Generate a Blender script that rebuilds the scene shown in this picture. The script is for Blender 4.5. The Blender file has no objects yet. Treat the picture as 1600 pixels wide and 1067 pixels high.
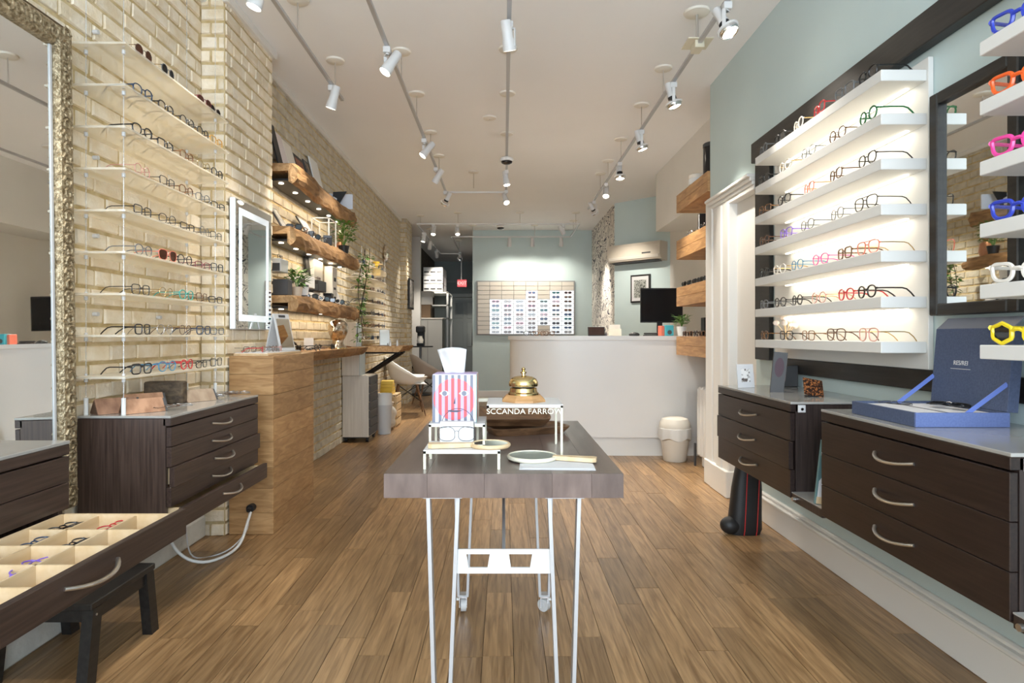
import bpy, bmesh, math, random
from mathutils import Vector, Matrix, Euler

SC = bpy.context.scene
COL = SC.collection
RN = random.Random(11)
PI = math.pi
F, CX, CY, H = 970.0, 787.0, 524.0, 1.15      # focal length in pixels of the 1600 frame, vanishing point, eye height
CEIL = 3.11

# ---------------------------------------------------------------- camera
cam_d = bpy.data.cameras.new('camera')
cam_d.sensor_width = 36.0
cam_d.lens = 36.0 * F / 1600.0
cam_d.shift_x = (800.0 - CX) / 1600.0
cam_d.shift_y = -(533.5 - CY) / 1600.0
cam_d.clip_start = 0.02
cam = bpy.data.objects.new('camera', cam_d)
cam.location = (0, 0, H)
cam.rotation_euler = (PI / 2, 0, 0)
COL.objects.link(cam)
SC.camera = cam

# ---------------------------------------------------------------- world, daylight, exposure
wd = bpy.data.worlds.new('sky'); SC.world = wd
wd.use_nodes = True
bg = wd.node_tree.nodes.get('Background') or wd.node_tree.nodes.new('ShaderNodeBackground')
bg.inputs[0].default_value = (0.70, 0.85, 1.0, 1)
bg.inputs[1].default_value = 1.7
SC.view_settings.view_transform = 'Standard'
SC.view_settings.look = 'None'
SC.view_settings.gamma = 1.0
SC.view_settings.use_curve_mapping = False
SC.view_settings.exposure = 0.95

def area_light(name, loc, rot, sx, sy, watts, col):
    l = bpy.data.lights.new(name, 'AREA'); l.shape = 'RECTANGLE'; l.size = sx; l.size_y = sy
    l.energy = watts; l.color = col
    o = bpy.data.objects.new(name, l); o.location = loc; o.rotation_euler = rot; COL.objects.link(o)
    return o
# daylight: fills the opening of the shop window behind the viewer and shines straight in
area_light('shop_window_daylight', (-0.05, -1.69, 1.75), (PI / 2, 0, 0), 2.96, 2.36, 85, (0.80, 0.90, 1.0))
SPOT_W = 54.0          # a track spotlight
SPOT_C = (1.0, 0.92, 0.80)

try:
    SC.cycles.transparent_max_bounces = 28
    SC.cycles.max_bounces = 10; SC.cycles.diffuse_bounces = 7
    SC.cycles.use_denoising = True
except Exception:
    pass

# ---------------------------------------------------------------- helpers
ORG = {}
class MB:
    """collects shapes into one mesh"""
    def __init__(s): s.v = []; s.f = []; s.m = []
    def add(s, vs, fs, mi=0):
        k = len(s.v); s.v += [tuple(p) for p in vs]
        s.f += [tuple(i + k for i in f) for f in fs]; s.m += [mi] * len(fs); return k
    def box(s, x0, x1, y0, y1, z0, z1, c=0.0, mi=0, M=None):
        if x0 > x1: x0, x1 = x1, x0
        if y0 > y1: y0, y1 = y1, y0
        if z0 > z1: z0, z1 = z1, z0
        c = min(c, (x1 - x0) * .45, (y1 - y0) * .45, (z1 - z0) * .45)
        if c <= 0:
            vs = [(x, y, z) for z in (z0, z1) for y in (y0, y1) for x in (x0, x1)]
            fs = [(0, 2, 3, 1), (4, 5, 7, 6), (0, 1, 5, 4), (2, 6, 7, 3), (0, 4, 6, 2), (1, 3, 7, 5)]
        else:
            vs = []; idx = {}
            for a, x in ((0, x0), (1, x1)):
                for b, y in ((0, y0), (1, y1)):
                    for d, z in ((0, z0), (1, z1)):
                        ix, iy, iz = (c if a == 0 else -c), (c if b == 0 else -c), (c if d == 0 else -c)
                        idx[a, b, d] = len(vs)
                        vs += [(x, y + iy, z + iz), (x + ix, y, z + iz), (x + ix, y + iy, z)]
            I = lambda a, b, d, k: idx[a, b, d] + k
            fs = [(I(0,0,0,0), I(0,0,1,0), I(0,1,1,0), I(0,1,0,0)), (I(1,0,0,0), I(1,1,0,0), I(1,1,1,0), I(1,0,1,0)),
                  (I(0,0,0,1), I(1,0,0,1), I(1,0,1,1), I(0,0,1,1)), (I(0,1,0,1), I(0,1,1,1), I(1,1,1,1), I(1,1,0,1)),
                  (I(0,0,0,2), I(0,1,0,2), I(1,1,0,2), I(1,0,0,2)), (I(0,0,1,2), I(1,0,1,2), I(1,1,1,2), I(0,1,1,2))]
            for b in (0, 1):
                for d in (0, 1): fs.append((I(0,b,d,1), I(1,b,d,1), I(1,b,d,2), I(0,b,d,2)))
            for a in (0, 1):
                for d in (0, 1): fs.append((I(a,0,d,0), I(a,1,d,0), I(a,1,d,2), I(a,0,d,2)))
                for b in (0, 1): fs.append((I(a,b,0,0), I(a,b,1,0), I(a,b,1,1), I(a,b,0,1)))
            for a in (0, 1):
                for b in (0, 1):
                    for d in (0, 1): fs.append((I(a,b,d,0), I(a,b,d,1), I(a,b,d,2)))
        if M is not None: vs = [M @ Vector(p) for p in vs]
        s.add(vs, fs, mi); return s
    def cyl(s, p0, p1, r0, r1=None, n=16, mi=0, caps=True):
        r1 = r0 if r1 is None else r1
        p0, p1 = Vector(p0), Vector(p1); ax = (p1 - p0).normalized()
        u = ax.orthogonal().normalized(); w = ax.cross(u)
        vs = []
        for p, r in ((p0, r0), (p1, r1)):
            for i in range(n):
                a = 2 * PI * i / n; vs.append(p + (u * math.cos(a) + w * math.sin(a)) * r)
        fs = [(i, (i + 1) % n, n + (i + 1) % n, n + i) for i in range(n)]
        if caps: fs += [tuple(range(n))[::-1], tuple(range(n, 2 * n))]
        s.add(vs, fs, mi); return s
    def tube(s, pts, r, n=8, closed=False, mi=0, ry=None):
        P = [Vector(p) for p in pts]; N = len(P); vs = []; prev = None
        for i, p in enumerate(P):
            a = P[(i - 1) % N] if (closed or i) else p
            b = P[(i + 1) % N] if (closed or i < N - 1) else p
            t = (b - a).normalized()
            if prev is None: u = t.orthogonal().normalized() if abs(t.z) > .9 else Vector((0, 0, 1)).cross(t).normalized()
            else:
                u = prev - t * prev.dot(t)
                u = u.normalized() if u.length > 1e-6 else t.orthogonal().normalized()
            prev = u; w = t.cross(u)
            rr = r[i] if isinstance(r, (list, tuple)) else r
            r2 = rr if ry is None else ry
            for k in range(n):
                an = 2 * PI * k / n; vs.append(p + u * math.cos(an) * rr + w * math.sin(an) * r2)
        fs = []
        for i in range(N if closed else N - 1):
            j = (i + 1) % N
            for k in range(n): fs.append((i*n+k, i*n+(k+1) % n, j*n+(k+1) % n, j*n+k))
        if not closed: fs += [tuple(range(n))[::-1], tuple(range((N-1)*n, N*n))]
        s.add(vs, fs, mi); return s
    def lathe(s, prof, c=(0, 0, 0), n=24, mi=0, M=None):
        vs = []; fs = []
        for r, z in prof:
            for k in range(n):
                a = 2 * PI * k / n; vs.append(Vector((c[0] + r * math.cos(a), c[1] + r * math.sin(a), c[2] + z)))
        for i in range(len(prof) - 1):
            for k in range(n): fs.append((i*n+k, i*n+(k+1) % n, (i+1)*n+(k+1) % n, (i+1)*n+k))
        if prof[0][0] > 1e-5: fs.append(tuple(range(n))[::-1])
        if prof[-1][0] > 1e-5: fs.append(tuple(range((len(prof)-1)*n, len(prof)*n)))
        if M is not None: vs = [M @ p for p in vs]
        s.add(vs, fs, mi); return s
    def prism(s, poly, fn, t0, t1, mi=0):
        """poly: 2-D outline; fn(a, b, t) -> 3-D point"""
        n = len(poly); vs = [fn(a, b, t0) for a, b in poly] + [fn(a, b, t1) for a, b in poly]
        fs = [tuple(range(n))[::-1], tuple(range(n, 2*n))] + [(i, (i+1) % n, n+(i+1) % n, n+i) for i in range(n)]
        s.add(vs, fs, mi); return s
    def ball(s, c, rx, ry=None, rz=None, n=16, m=10, mi=0):
        ry = rx if ry is None else ry; rz = rx if rz is None else rz
        vs = []; fs = []
        for i in range(m + 1):
            t = PI * i / m
            for k in range(n):
                a = 2 * PI * k / n
                vs.append((c[0] + rx*math.sin(t)*math.cos(a), c[1] + ry*math.sin(t)*math.sin(a), c[2] - rz*math.cos(t)))
        for i in range(m):
            for k in range(n): fs.append((i*n+k, i*n+(k+1) % n, (i+1)*n+(k+1) % n, (i+1)*n+k))
        s.add(vs, fs, mi); return s
    def xf(s, M):
        s.v = [tuple(M @ Vector(p)) for p in s.v]; return s
    def mesh(s, name, org=(0, 0, 0), smooth=False):
        me = bpy.data.meshes.new(name)
        ox, oy, oz = org
        me.from_pydata([(x-ox, y-oy, z-oz) for x, y, z in s.v], [], s.f)
        if any(s.m): me.polygons.foreach_set('material_index', s.m)
        bm = bmesh.new(); bm.from_mesh(me)
        bmesh.ops.recalc_face_normals(bm, faces=bm.faces); bm.to_mesh(me); bm.free()
        if smooth:
            me.polygons.foreach_set('use_smooth', [True] * len(me.polygons))
            try: me.set_sharp_from_angle(angle=math.radians(40))
            except Exception: pass
        me.update(); return me

def tag(o, label=None, cat=None, group=None, kind=None):
    if label: o['label'] = label
    if cat: o['category'] = cat
    if group: o['group'] = group
    if kind: o['kind'] = kind
    return o
def thing(name, label, cat, loc=(0, 0, 0), rz=0.0, group=None, kind=None):
    o = bpy.data.objects.new(name, None); o.empty_display_size = .05; COL.objects.link(o)
    o.location = loc; o.rotation_euler = (0, 0, rz); ORG[o.name] = tuple(loc)
    return tag(o, label, cat, group, kind)
def obj(name, mb, mat, parent=None, smooth=False, local=False, loc=None, rz=0.0, label=None, kind=None):
    """link a mesh; with a parent the shape is given in world space unless local"""
    if parent is not None:
        org = (0, 0, 0) if local else ORG.get(parent.name, (0, 0, 0))
    else: org = (0, 0, 0) if (loc is None or local) else loc
    me = mb if isinstance(mb, bpy.types.Mesh) else mb.mesh(name, org, smooth)
    for m in (mat if isinstance(mat, (list, tuple)) else [mat]):
        if not isinstance(mb, bpy.types.Mesh): me.materials.append(m)
    o = bpy.data.objects.new(name, me); COL.objects.link(o)
    if parent is not None:
        o.parent = parent; ORG[o.name] = ORG.get(parent.name, (0, 0, 0))
    else:
        if loc is not None: o.location = loc
        o.rotation_euler = (0, 0, rz); ORG[o.name] = tuple(org)
    if label: o['label'] = label
    if kind: o['kind'] = kind
    return o
def inst(name, me, mats, parent, loc=(0, 0, 0), rot=(0, 0, 0), scale=(1, 1, 1)):
    """an object that shares mesh data, its materials on the object"""
    o = bpy.data.objects.new(name, me); COL.objects.link(o)
    o.location = loc; o.rotation_euler = rot; o.scale = scale
    if parent is not None: o.parent = parent
    if mats:
        for sl, m in zip(o.material_slots, mats): sl.link = 'OBJECT'; sl.material = m
    return o
def struct(name, mb, mat, parent=None, smooth=False):
    o = obj(name, mb, mat, parent, smooth)
    if parent is None: o['kind'] = 'structure'
    return o
def W(px, py, d): return Vector(((px - CX) * d / F, d, H - (py - CY) * d / F))
def X_at(px, d): return (px - CX) * d / F
def Z_at(py, d): return H - (py - CY) * d / F
def RZ(a, c=(0, 0, 0)): return Matrix.Translation(c) @ Matrix.Rotation(a, 4, 'Z') @ Matrix.Translation(-Vector(c))
def ROT(a, ax, c): return Matrix.Translation(c) @ Matrix.Rotation(a, 4, ax) @ Matrix.Translation(-Vector(c))
def text_mesh(s, size, extrude=0.0, font_align='CENTER'):
    cu = bpy.data.curves.new('lettering', 'FONT'); cu.body = s; cu.size = size; cu.extrude = extrude
    cu.align_x = font_align; cu.align_y = 'CENTER'
    o = bpy.data.objects.new('lettering', cu); COL.objects.link(o)
    dg = bpy.context.evaluated_depsgraph_get(); dg.update()
    me = bpy.data.meshes.new_from_object(o.evaluated_get(dg))
    bpy.data.objects.remove(o); bpy.data.curves.remove(cu)
    return me

# ---------------------------------------------------------------- materials
def mat(name, col, rough=.5, metal=0.0, col2=None, nscale=(8, 8, 8), nmix=(.35, .65), detail=4, rand=0.0, bump=0.0,
        bscale=None, emit=None, estr=0.0, coat=0.0, spec=.5, distort=0.0, coord='pos', shift=False):
    m = bpy.data.materials.new(name); m.use_nodes = True
    nt = m.node_tree; N = nt.nodes; L = nt.links
    b = N.get('Principled BSDF')
    b.inputs['Roughness'].default_value = rough; b.inputs['Metallic'].default_value = metal
    b.inputs['Specular IOR Level'].default_value = spec
    if coat: b.inputs['Coat Weight'].default_value = coat; b.inputs['Coat Roughness'].default_value = .12
    b.inputs['Base Color'].default_value = (*col, 1)
    m.diffuse_color = (*col, 1)
    if emit: b.inputs['Emission Color'].default_value = (*emit, 1); b.inputs['Emission Strength'].default_value = estr
    noise = None
    if col2 is not None or bump:
        if coord == 'pos': src = N.new('ShaderNodeNewGeometry').outputs['Position']
        else: src = N.new('ShaderNodeTexCoord').outputs['Object']
        if shift:
            oi = N.new('ShaderNodeObjectInfo'); mu = N.new('ShaderNodeMath'); mu.operation = 'MULTIPLY'; mu.inputs[1].default_value = 37.0
            L.new(oi.outputs['Random'], mu.inputs[0])
            ad = N.new('ShaderNodeVectorMath'); ad.operation = 'ADD'; L.new(src, ad.inputs[0]); L.new(mu.outputs[0], ad.inputs[1]); src = ad.outputs[0]
        mp = N.new('ShaderNodeMapping'); mp.inputs['Scale'].default_value = nscale; L.new(src, mp.inputs[0])
        noise = N.new('ShaderNodeTexNoise'); noise.inputs['Scale'].default_value = 1.0; noise.inputs['Detail'].default_value = detail
        noise.inputs['Distortion'].default_value = distort; L.new(mp.outputs[0], noise.inputs['Vector'])
    out = None
    if col2 is not None:
        rp = N.new('ShaderNodeValToRGB'); rp.color_ramp.elements[0].position = nmix[0]; rp.color_ramp.elements[1].position = nmix[1]
        rp.color_ramp.elements[0].color = (*col, 1); rp.color_ramp.elements[1].color = (*col2, 1)
        L.new(noise.outputs['Fac'], rp.inputs[0]); out = rp.outputs[0]
    if rand:
        oi = N.new('ShaderNodeObjectInfo'); mr = N.new('ShaderNodeMapRange'); mr.inputs['To Min'].default_value = 1 - rand; mr.inputs['To Max'].default_value = 1 + rand
        L.new(oi.outputs['Random'], mr.inputs['Value'])
        hs = N.new('ShaderNodeHueSaturation'); L.new(mr.outputs[0], hs.inputs['Value'])
        if out is None: hs.inputs['Color'].default_value = (*col, 1)
        else: L.new(out, hs.inputs['Color'])
        out = hs.outputs[0]
    if out is not None: L.new(out, b.inputs['Base Color'])
    if bump:
        bp = N.new('ShaderNodeBump'); bp.inputs['Strength'].default_value = bump; bp.inputs['Distance'].default_value = .01
        if bscale:
            n2 = N.new('ShaderNodeTexNoise'); n2.inputs['Scale'].default_value = bscale; n2.inputs['Detail'].default_value = 3
            L.new(src, n2.inputs['Vector']); L.new(n2.outputs['Fac'], bp.inputs['Height'])
        else: L.new(noise.outputs['Fac'], bp.inputs['Height'])
        L.new(bp.outputs[0], b.inputs['Normal'])
    return m
def clear(name, tint, a, gloss=.06, rough=.03, diff=None):
    """clear plastic or glass: mostly transparent, a little mirror, a little body"""
    m = bpy.data.materials.new(name); m.use_nodes = True; nt = m.node_tree; N = nt.nodes; L = nt.links
    N.remove(N['Principled BSDF']); o = N['Material Output']
    t = N.new('ShaderNodeBsdfTransparent'); t.inputs[0].default_value = (*tint, 1)
    g = N.new('ShaderNodeBsdfGlossy'); g.inputs['Roughness'].default_value = rough
    d = N.new('ShaderNodeBsdfDiffuse'); d.inputs[0].default_value = (*(diff or tint), 1)
    m1 = N.new('ShaderNodeMixShader'); m1.inputs[0].default_value = a; L.new(d.outputs[0], m1.inputs[1]); L.new(t.outputs[0], m1.inputs[2])
    m2 = N.new('ShaderNodeMixShader'); m2.inputs[0].default_value = gloss; L.new(m1.outputs[0], m2.inputs[1]); L.new(g.outputs[0], m2.inputs[2])
    L.new(m2.outputs[0], o.inputs[0]); m.diffuse_color = (*tint, 1); return m
def mirror_mat(name, tint=(.86, .89, .88)):
    m = bpy.data.materials.new(name); m.use_nodes = True
    b = m.node_tree.nodes['Principled BSDF']; b.inputs['Base Color'].default_value = (*tint, 1)
    b.inputs['Metallic'].default_value = 1; b.inputs['Roughness'].default_value = .015; return m
M = {}
M['brick'] = mat('cream painted brick', (.74, .62, .44), .8, col2=(.84, .755, .62), nscale=(9, 9, 14), rand=.10, bump=.5, bscale=60, shift=True)
M['mortar'] = mat('tan mortar', (.46, .34, .16), .95, col2=(.62, .50, .30), nscale=(14, 14, 14), bump=.5, bscale=45)
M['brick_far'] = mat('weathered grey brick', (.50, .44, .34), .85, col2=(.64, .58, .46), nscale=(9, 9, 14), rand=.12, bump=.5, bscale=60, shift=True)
M['paint'] = mat('pale aqua wall paint', (.53, .64, .645), .7, col2=(.555, .665, .67), nscale=(2, 2, 2), bump=.03, bscale=120)
M['white_wall'] = mat('off white wall paint', (.74, .72, .68), .7, col2=(.77, .75, .71), nscale=(2, 2, 2))
M['ceiling'] = mat('white ceiling paint', (.89, .89, .89), .85, col2=(.91, .91, .91), nscale=(1.2, 1.2, 1))
M['trim'] = mat('white gloss trim', (.80, .79, .76), .4)
M['floor'] = mat('oiled oak plank', (.175, .094, .038), .30, col2=(.44, .272, .132), nscale=(60, 3.6, 20), nmix=(.28, .70), detail=9, rand=.24, bump=.12, distort=.8, shift=True)
M['floor_gap'] = mat('dark floor joint', (.06, .035, .018), .8)
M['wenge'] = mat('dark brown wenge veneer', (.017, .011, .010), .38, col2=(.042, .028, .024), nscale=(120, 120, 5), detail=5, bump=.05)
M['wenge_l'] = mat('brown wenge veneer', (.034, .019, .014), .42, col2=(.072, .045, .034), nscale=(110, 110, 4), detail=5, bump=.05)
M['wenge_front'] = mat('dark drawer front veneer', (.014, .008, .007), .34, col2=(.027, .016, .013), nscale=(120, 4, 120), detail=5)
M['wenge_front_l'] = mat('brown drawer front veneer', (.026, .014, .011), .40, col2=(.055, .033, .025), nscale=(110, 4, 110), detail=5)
M['glass_top'] = mat('grey back painted glass top', (.34, .33, .31), .12, spec=.6)
M['nickel'] = mat('satin nickel', (.62, .60, .57), .32, 1.0)
M['chrome'] = mat('chrome', (.75, .75, .76), .12, 1.0)
M['steel'] = mat('brushed pale steel', (.52, .53, .55), .42, .6)
M['white_metal'] = mat('white lacquered metal', (.66, .66, .66), .4)
M['cream_metal'] = mat('cream lacquered metal', (.72, .68, .54), .4)
M['maple'] = mat('pale maple', (.60, .43, .24), .5, col2=(.68, .52, .33), nscale=(30, 4, 30))
M['oak'] = mat('knotty oak board', (.30, .155, .058), .5, col2=(.50, .30, .135), nscale=(6, 6, 34), nmix=(.3, .72), detail=6, rand=.14, bump=.06, distort=1.2, shift=True)
M['oak_shelf'] = mat('warm oak shelf', (.36, .18, .065), .5, col2=(.55, .31, .13), nscale=(8, 5, 40), detail=6, rand=.08, distort=1.0, shift=True)
M['beam'] = mat('rough hewn timber', (.13, .062, .022), .75, col2=(.44, .25, .105), nscale=(14, 3.2, 14), nmix=(.25, .75), detail=8, bump=.7, distort=1.6)
M['beam_end'] = mat('sawn timber end', (.34, .19, .08), .75, col2=(.52, .33, .16), nscale=(18, 18, 18), detail=6, bump=.4, distort=2)
M['walnut'] = mat('oiled walnut', (.085, .040, .018), .42, col2=(.24, .125, .060), nscale=(9, 26, 26), detail=6, rand=.15, distort=.8, shift=True)
M['tabletop'] = mat('walnut table plank', (.115, .082, .072), .28, col2=(.175, .128, .112), nscale=(26, 3, 8), detail=7, rand=.14, distort=.25, shift=True, coat=.25)
M['pale_wood'] = mat('pale grey ash laminate', (.56, .50, .42), .5, col2=(.64, .58, .50), nscale=(70, 70, 3), detail=5)
M['pine'] = mat('raw pine slat', (.60, .42, .22), .6, col2=(.72, .54, .32), nscale=(20, 20, 20))
M['black'] = mat('matt black', (.012, .012, .013), .5)
M['black_wood'] = mat('black stained wood', (.010, .009, .009), .45, col2=(.022, .020, .018), nscale=(60, 6, 60))
M['black_gloss'] = mat('gloss black plastic', (.010, .010, .012), .18)
M['dark_grey'] = mat('charcoal', (.055, .055, .058), .6)
M['grey'] = mat('mid grey', (.30, .30, .30), .6)
M['light_grey'] = mat('light grey', (.55, .55, .55), .5)
M['white'] = mat('white', (.72, .72, .70), .45)
M['paper'] = mat('white paper', (.66, .66, .67), .7)
M['warm_white'] = mat('warm white plastic', (.78, .74, .66), .45)
M['laminate'] = mat('white counter laminate', (.78, .77, .75), .35, col2=(.80, .79, .77), nscale=(2, 2, 2))
M['gold'] = mat('antique gilt', (.20, .145, .075), .45, .55, col2=(.50, .41, .27), nscale=(70, 70, 70), detail=3, bump=.8, bscale=95)
M['gilt_edge'] = mat('dark gilt edge', (.10, .065, .03), .5, .4)
M['brass'] = mat('polished brass', (.66, .51, .25), .16, 1.0)
M['mirror'] = mirror_mat('mirror glass')
M['silver_ball'] = mat('crackled mirror mosaic', (.80, .70, .58), .10, 1.0, col2=(.42, .34, .26), nscale=(30, 30, 30), bump=.7, bscale=28)
M['acrylic'] = clear('clear acrylic', (.985, .98, .965), .66, gloss=.03, diff=(.95, .90, .78))
M['acrylic_edge'] = clear('acrylic rod', (.95, .96, .97), .80, gloss=.06, diff=(.75, .77, .78))
M['lens'] = clear('clear demo lens', (.985, .985, .98), .97, gloss=.02, diff=(.6, .6, .6))
M['lens_brown'] = clear('brown sun lens', (.33, .18, .13), .72, gloss=.07, diff=(.15, .07, .045))
M['lens_dark'] = clear('dark sun lens', (.10, .09, .09), .55, gloss=.08, diff=(.02, .02, .02))
M['green'] = mat('leaf green', (.055, .14, .022), .5, col2=(.14, .28, .05), nscale=(30, 30, 30))
M['soil'] = mat('potting soil', (.03, .02, .012), .9)
M['terracotta'] = mat('pale clay', (.62, .50, .38), .7)
M['navy'] = mat('navy linen board', (.052, .072, .135), .75, col2=(.070, .095, .170), nscale=(160, 160, 160), bump=.15)
M['blue_ribbon'] = mat('blue ribbon', (.13, .20, .55), .5)
M['blue_edge'] = mat('blue linen board', (.10, .14, .32), .7, col2=(.12, .17, .37), nscale=(160, 160, 160))
M['yellow'] = mat('yellow card', (.75, .50, .06), .5)
M['red'] = mat('red', (.60, .03, .03), .4)
M['led'] = mat('led diffuser', (1, 1, 1), .5, emit=(1.0, .90, .74), estr=3.5)
M['bulb'] = mat('lit lamp face', (1, 1, 1), .5, emit=(1.0, .90, .72), estr=9)
M['lightbox'] = mat('backlit white tile', (.85, .88, .90), .4, emit=(.86, .93, 1.0), estr=.34)
M['led_mirror'] = mat('lit mirror border', (.9, .95, 1), .4, emit=(.80, .92, 1.0), estr=.16)
M['tile'] = mat('cream display tile', (.62, .57, .50), .4, col2=(.64, .60, .53), nscale=(2, 2, 2))
FR = {}
def fr(name, col, rough=.28, metal=0.0, col2=None): FR[name] = mat(name + ' spectacle frame', col, rough, metal, col2=col2, nscale=(220, 220, 220), nmix=(.42, .58)) ; return FR[name]
fr('black', (.010, .010, .011)); fr('tortoise', (.045, .020, .010), col2=(.26, .11, .03)); fr('brown', (.10, .045, .022)); fr('gold', (.55, .38, .16), .25, .9)
fr('grey', (.12, .125, .13)); fr('silver', (.45, .45, .46), .25, .9); fr('red', (.52, .025, .03)); fr('coral', (.68, .17, .11)); fr('pink', (.78, .06, .32))
fr('rose', (.62, .30, .26), .3, .5); fr('blue', (.03, .055, .45)); fr('navy', (.025, .05, .10)); fr('teal', (.03, .34, .30)); fr('green', (.015, .13, .045))
fr('purple', (.22, .12, .55)); fr('yellow', (.80, .62, .02)); fr('orange', (.80, .12, .02)); fr('olive', (.22, .16, .05)); fr('burgundy', (.20, .03, .045))
fr('clear', (.70, .66, .60), .15); fr('amber', (.70, .36, .05)); fr('azure', (.05, .22, .38))
# ================================================================ the room
XL, XR, XP = -1.74, 1.62, -1.603       # left brick wall, right wall, face of the brick chimney breast
YF = -1.7                              # shop front behind the viewer
# ---- floor of oak planks
fl = struct('floor', MB().box(-2.1, 2.5, YF, 16.6, -.08, -.006), M['floor_gap'])
pl_me = MB().box(0, 1, 0, 1, -.012, 0, 0).mesh('plank'); pl_me.materials.append(M['floor'])
rest = MB(); PW = .112; cand = []
x = -1.98; ci = 0
while x < 2.3:
    y = YF - RN.random() * .9
    while y < 16.5:
        ln = RN.choice((.55, .75, .9, 1.1, 1.3, 1.5)); a, b = max(y, YF), min(y + ln, 16.5)
        if b - a > .05: cand.append((x, a, b))
        y += ln
    x += PW; ci += 1
def area_px(c):
    xx, a, b = c
    if b < 1.75 or xx < -1.78 or xx > 1.66: return 0
    a = max(a, 1.75); px = CX + xx * F / ((a + b) / 2)
    if not -40 < px < 1640: return 0
    return PW * F * F * H * (1 / a - 1 / b) / ((a + b) / 2)
cand.sort(key=area_px, reverse=True)
for k, (xx, a, b) in enumerate(cand):
    if k < 290 and area_px((xx, a, b)) > 0:
        inst('plank', pl_me, None, fl, (xx + .001, a + .001, RN.uniform(-.0012, 0)), scale=(PW - .002, b - a - .002, 1))
    else: rest.box(xx + .001, xx + PW - .001, a + .001, b - .001, -.012, RN.uniform(-.0012, 0))
obj('plank_rest', rest, M['floor'], fl, kind='stuff')
# ---- ceiling
struct('ceiling', MB().box(-2.1, 2.5, YF, 16.6, CEIL, CEIL + .1), M['ceiling'])

# ---- brick walls
BL, BH, JL, JH = .190, .066, .012, .014
bv = []
for k in range(6):
    r = random.Random(k); mb = MB()
    j = lambda s=.0035: r.uniform(-s, s)
    # front face towards +x (local), chamfered rim
    c = .005; d = .007 + r.uniform(0, .004)
    vs = [(0, 0, 0), (0, 1, 0), (0, 1, 1), (0, 0, 1)]
    cy, cz = c / BL, c / BH
    vs += [(d + j(.002), cy + j() / BL, cz + j() / BH), (d + j(.002), 1 - cy + j() / BL, cz + j() / BH), (d + j(.002), 1 - cy + j() / BL, 1 - cz + j() / BH), (d + j(.002), cy + j() / BL, 1 - cz + j() / BH)]
    mb.add(vs, [(4, 5, 6, 7), (0, 1, 5, 4), (1, 2, 6, 5), (2, 3, 7, 6), (3, 0, 4, 7)])
    bv.append(mb)
def brick_meshes(m):
    out = []
    for k, b in enumerate(bv):
        me = b.mesh('brick'); me.materials.append(m); out.append(me)
    return out
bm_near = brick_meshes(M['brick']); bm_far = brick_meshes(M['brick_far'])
def brick_field(parent, runs, nmax, far_from=99, axis='x', face=0.0, z0=0.0, z1=CEIL, smat='brick'):
    """running bond on a plane: axis 'x' = wall face at x=face (facing +x) over y-runs; axis 'y' = face at y=face (facing -y) over x-runs"""
    L_ = []
    n = int((z1 - z0) / (BH + JH)) + 1
    for r0, r1 in runs:
        for i in range(n):
            za = z0 + i * (BH + JH); zb = min(za + BH, z1 - .002)
            if zb - za < .015: continue
            p = r0 - (0 if i % 2 else (BL + JL) / 2)
            if i % 6 == 5: step = BL / 2 + JL            # a header course now and then
            else: step = BL + JL
            p -= random.Random(i * 7).uniform(0, .05)
            while p < r1:
                a, b = max(p, r0), min(p + step - JL, r1)
                if b - a > .02: L_.append((a, b, za, zb))
                p += step
    def score(q):
        a, b, za, zb = q; m = (a + b) / 2
        if axis == 'x':
            if m < .9: return 0
            px = CX + face * F / m; py = CY - ((za + zb) / 2 - H) * F / m
            if px < 104 or py < -8 or py > 1075: return 0
            return (zb - za) * F / m * abs(face) * F * (1 / a - 1 / b) if a > 0 else 0
        return 1e3
    L_.sort(key=score, reverse=True)
    rest = MB()
    for k, (a, b, za, zb) in enumerate(L_):
        v = RN.randrange(6); far = (a + b) / 2 > far_from
        if k < nmax and score((a, b, za, zb)) > 0:
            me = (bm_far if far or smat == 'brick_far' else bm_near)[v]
            if axis == 'x': inst('brick', me, None, parent, (face - .002, a, za), scale=(1, b - a, zb - za))
            else: inst('brick', me, None, parent, (a, face + .002, za), rot=(0, 0, -PI / 2), scale=(1, b - a, zb - za))
        else:
            src = bv[v]; mi = 1 if far else 0
            if axis == 'x': vs = [(face - .002 + x_, a + y_ * (b - a), za + z_ * (zb - za)) for x_, y_, z_ in src.v]
            else: vs = [(a + y_ * (b - a), face + .002 - x_, za + z_ * (zb - za)) for x_, y_, z_ in src.v]
            rest.add(vs, src.f, mi)
    if rest.v: obj('brick_rest', rest, [M[smat], M['brick_far']], parent, kind='stuff')
wl = struct('wall_left', MB().box(-2.0, XL, YF, 10.42, 0, CEIL), M['mortar'])
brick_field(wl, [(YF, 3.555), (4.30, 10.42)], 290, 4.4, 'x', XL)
wc = struct('wall_chimney', MB().box(XL - .05, XP, 3.57, 4.29, 0, CEIL), M['mortar'])
brick_field(wc, [(3.575, 4.285)], 200, 99, 'x', XP)
brick_field(wc, [(XL + .004, XP - .004)], 60, 99, 'y', 3.57)
wp = struct('wall_pier', MB().box(-2.0, -1.63, 10.42, 11.0, 0, CEIL), M['mortar'])
brick_field(wp, [(10.43, 10.99)], 160, 99, 'x', -1.63, smat='brick_far')
brick_field(wp, [(XL + .004, -1.634)], 60, 99, 'y', 10.42, smat='brick_far')
struct('trim_1', MB().box(XL - .01, XL + .035, YF, 3.57, CEIL - .05, CEIL, .008).box(XP - .01, XP + .035, 3.54, 4.31, CEIL - .05, CEIL, .008).box(XL - .01, XL + .03, 4.31, 10.42, CEIL - .045, CEIL, .008), M['white_wall'])
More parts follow.
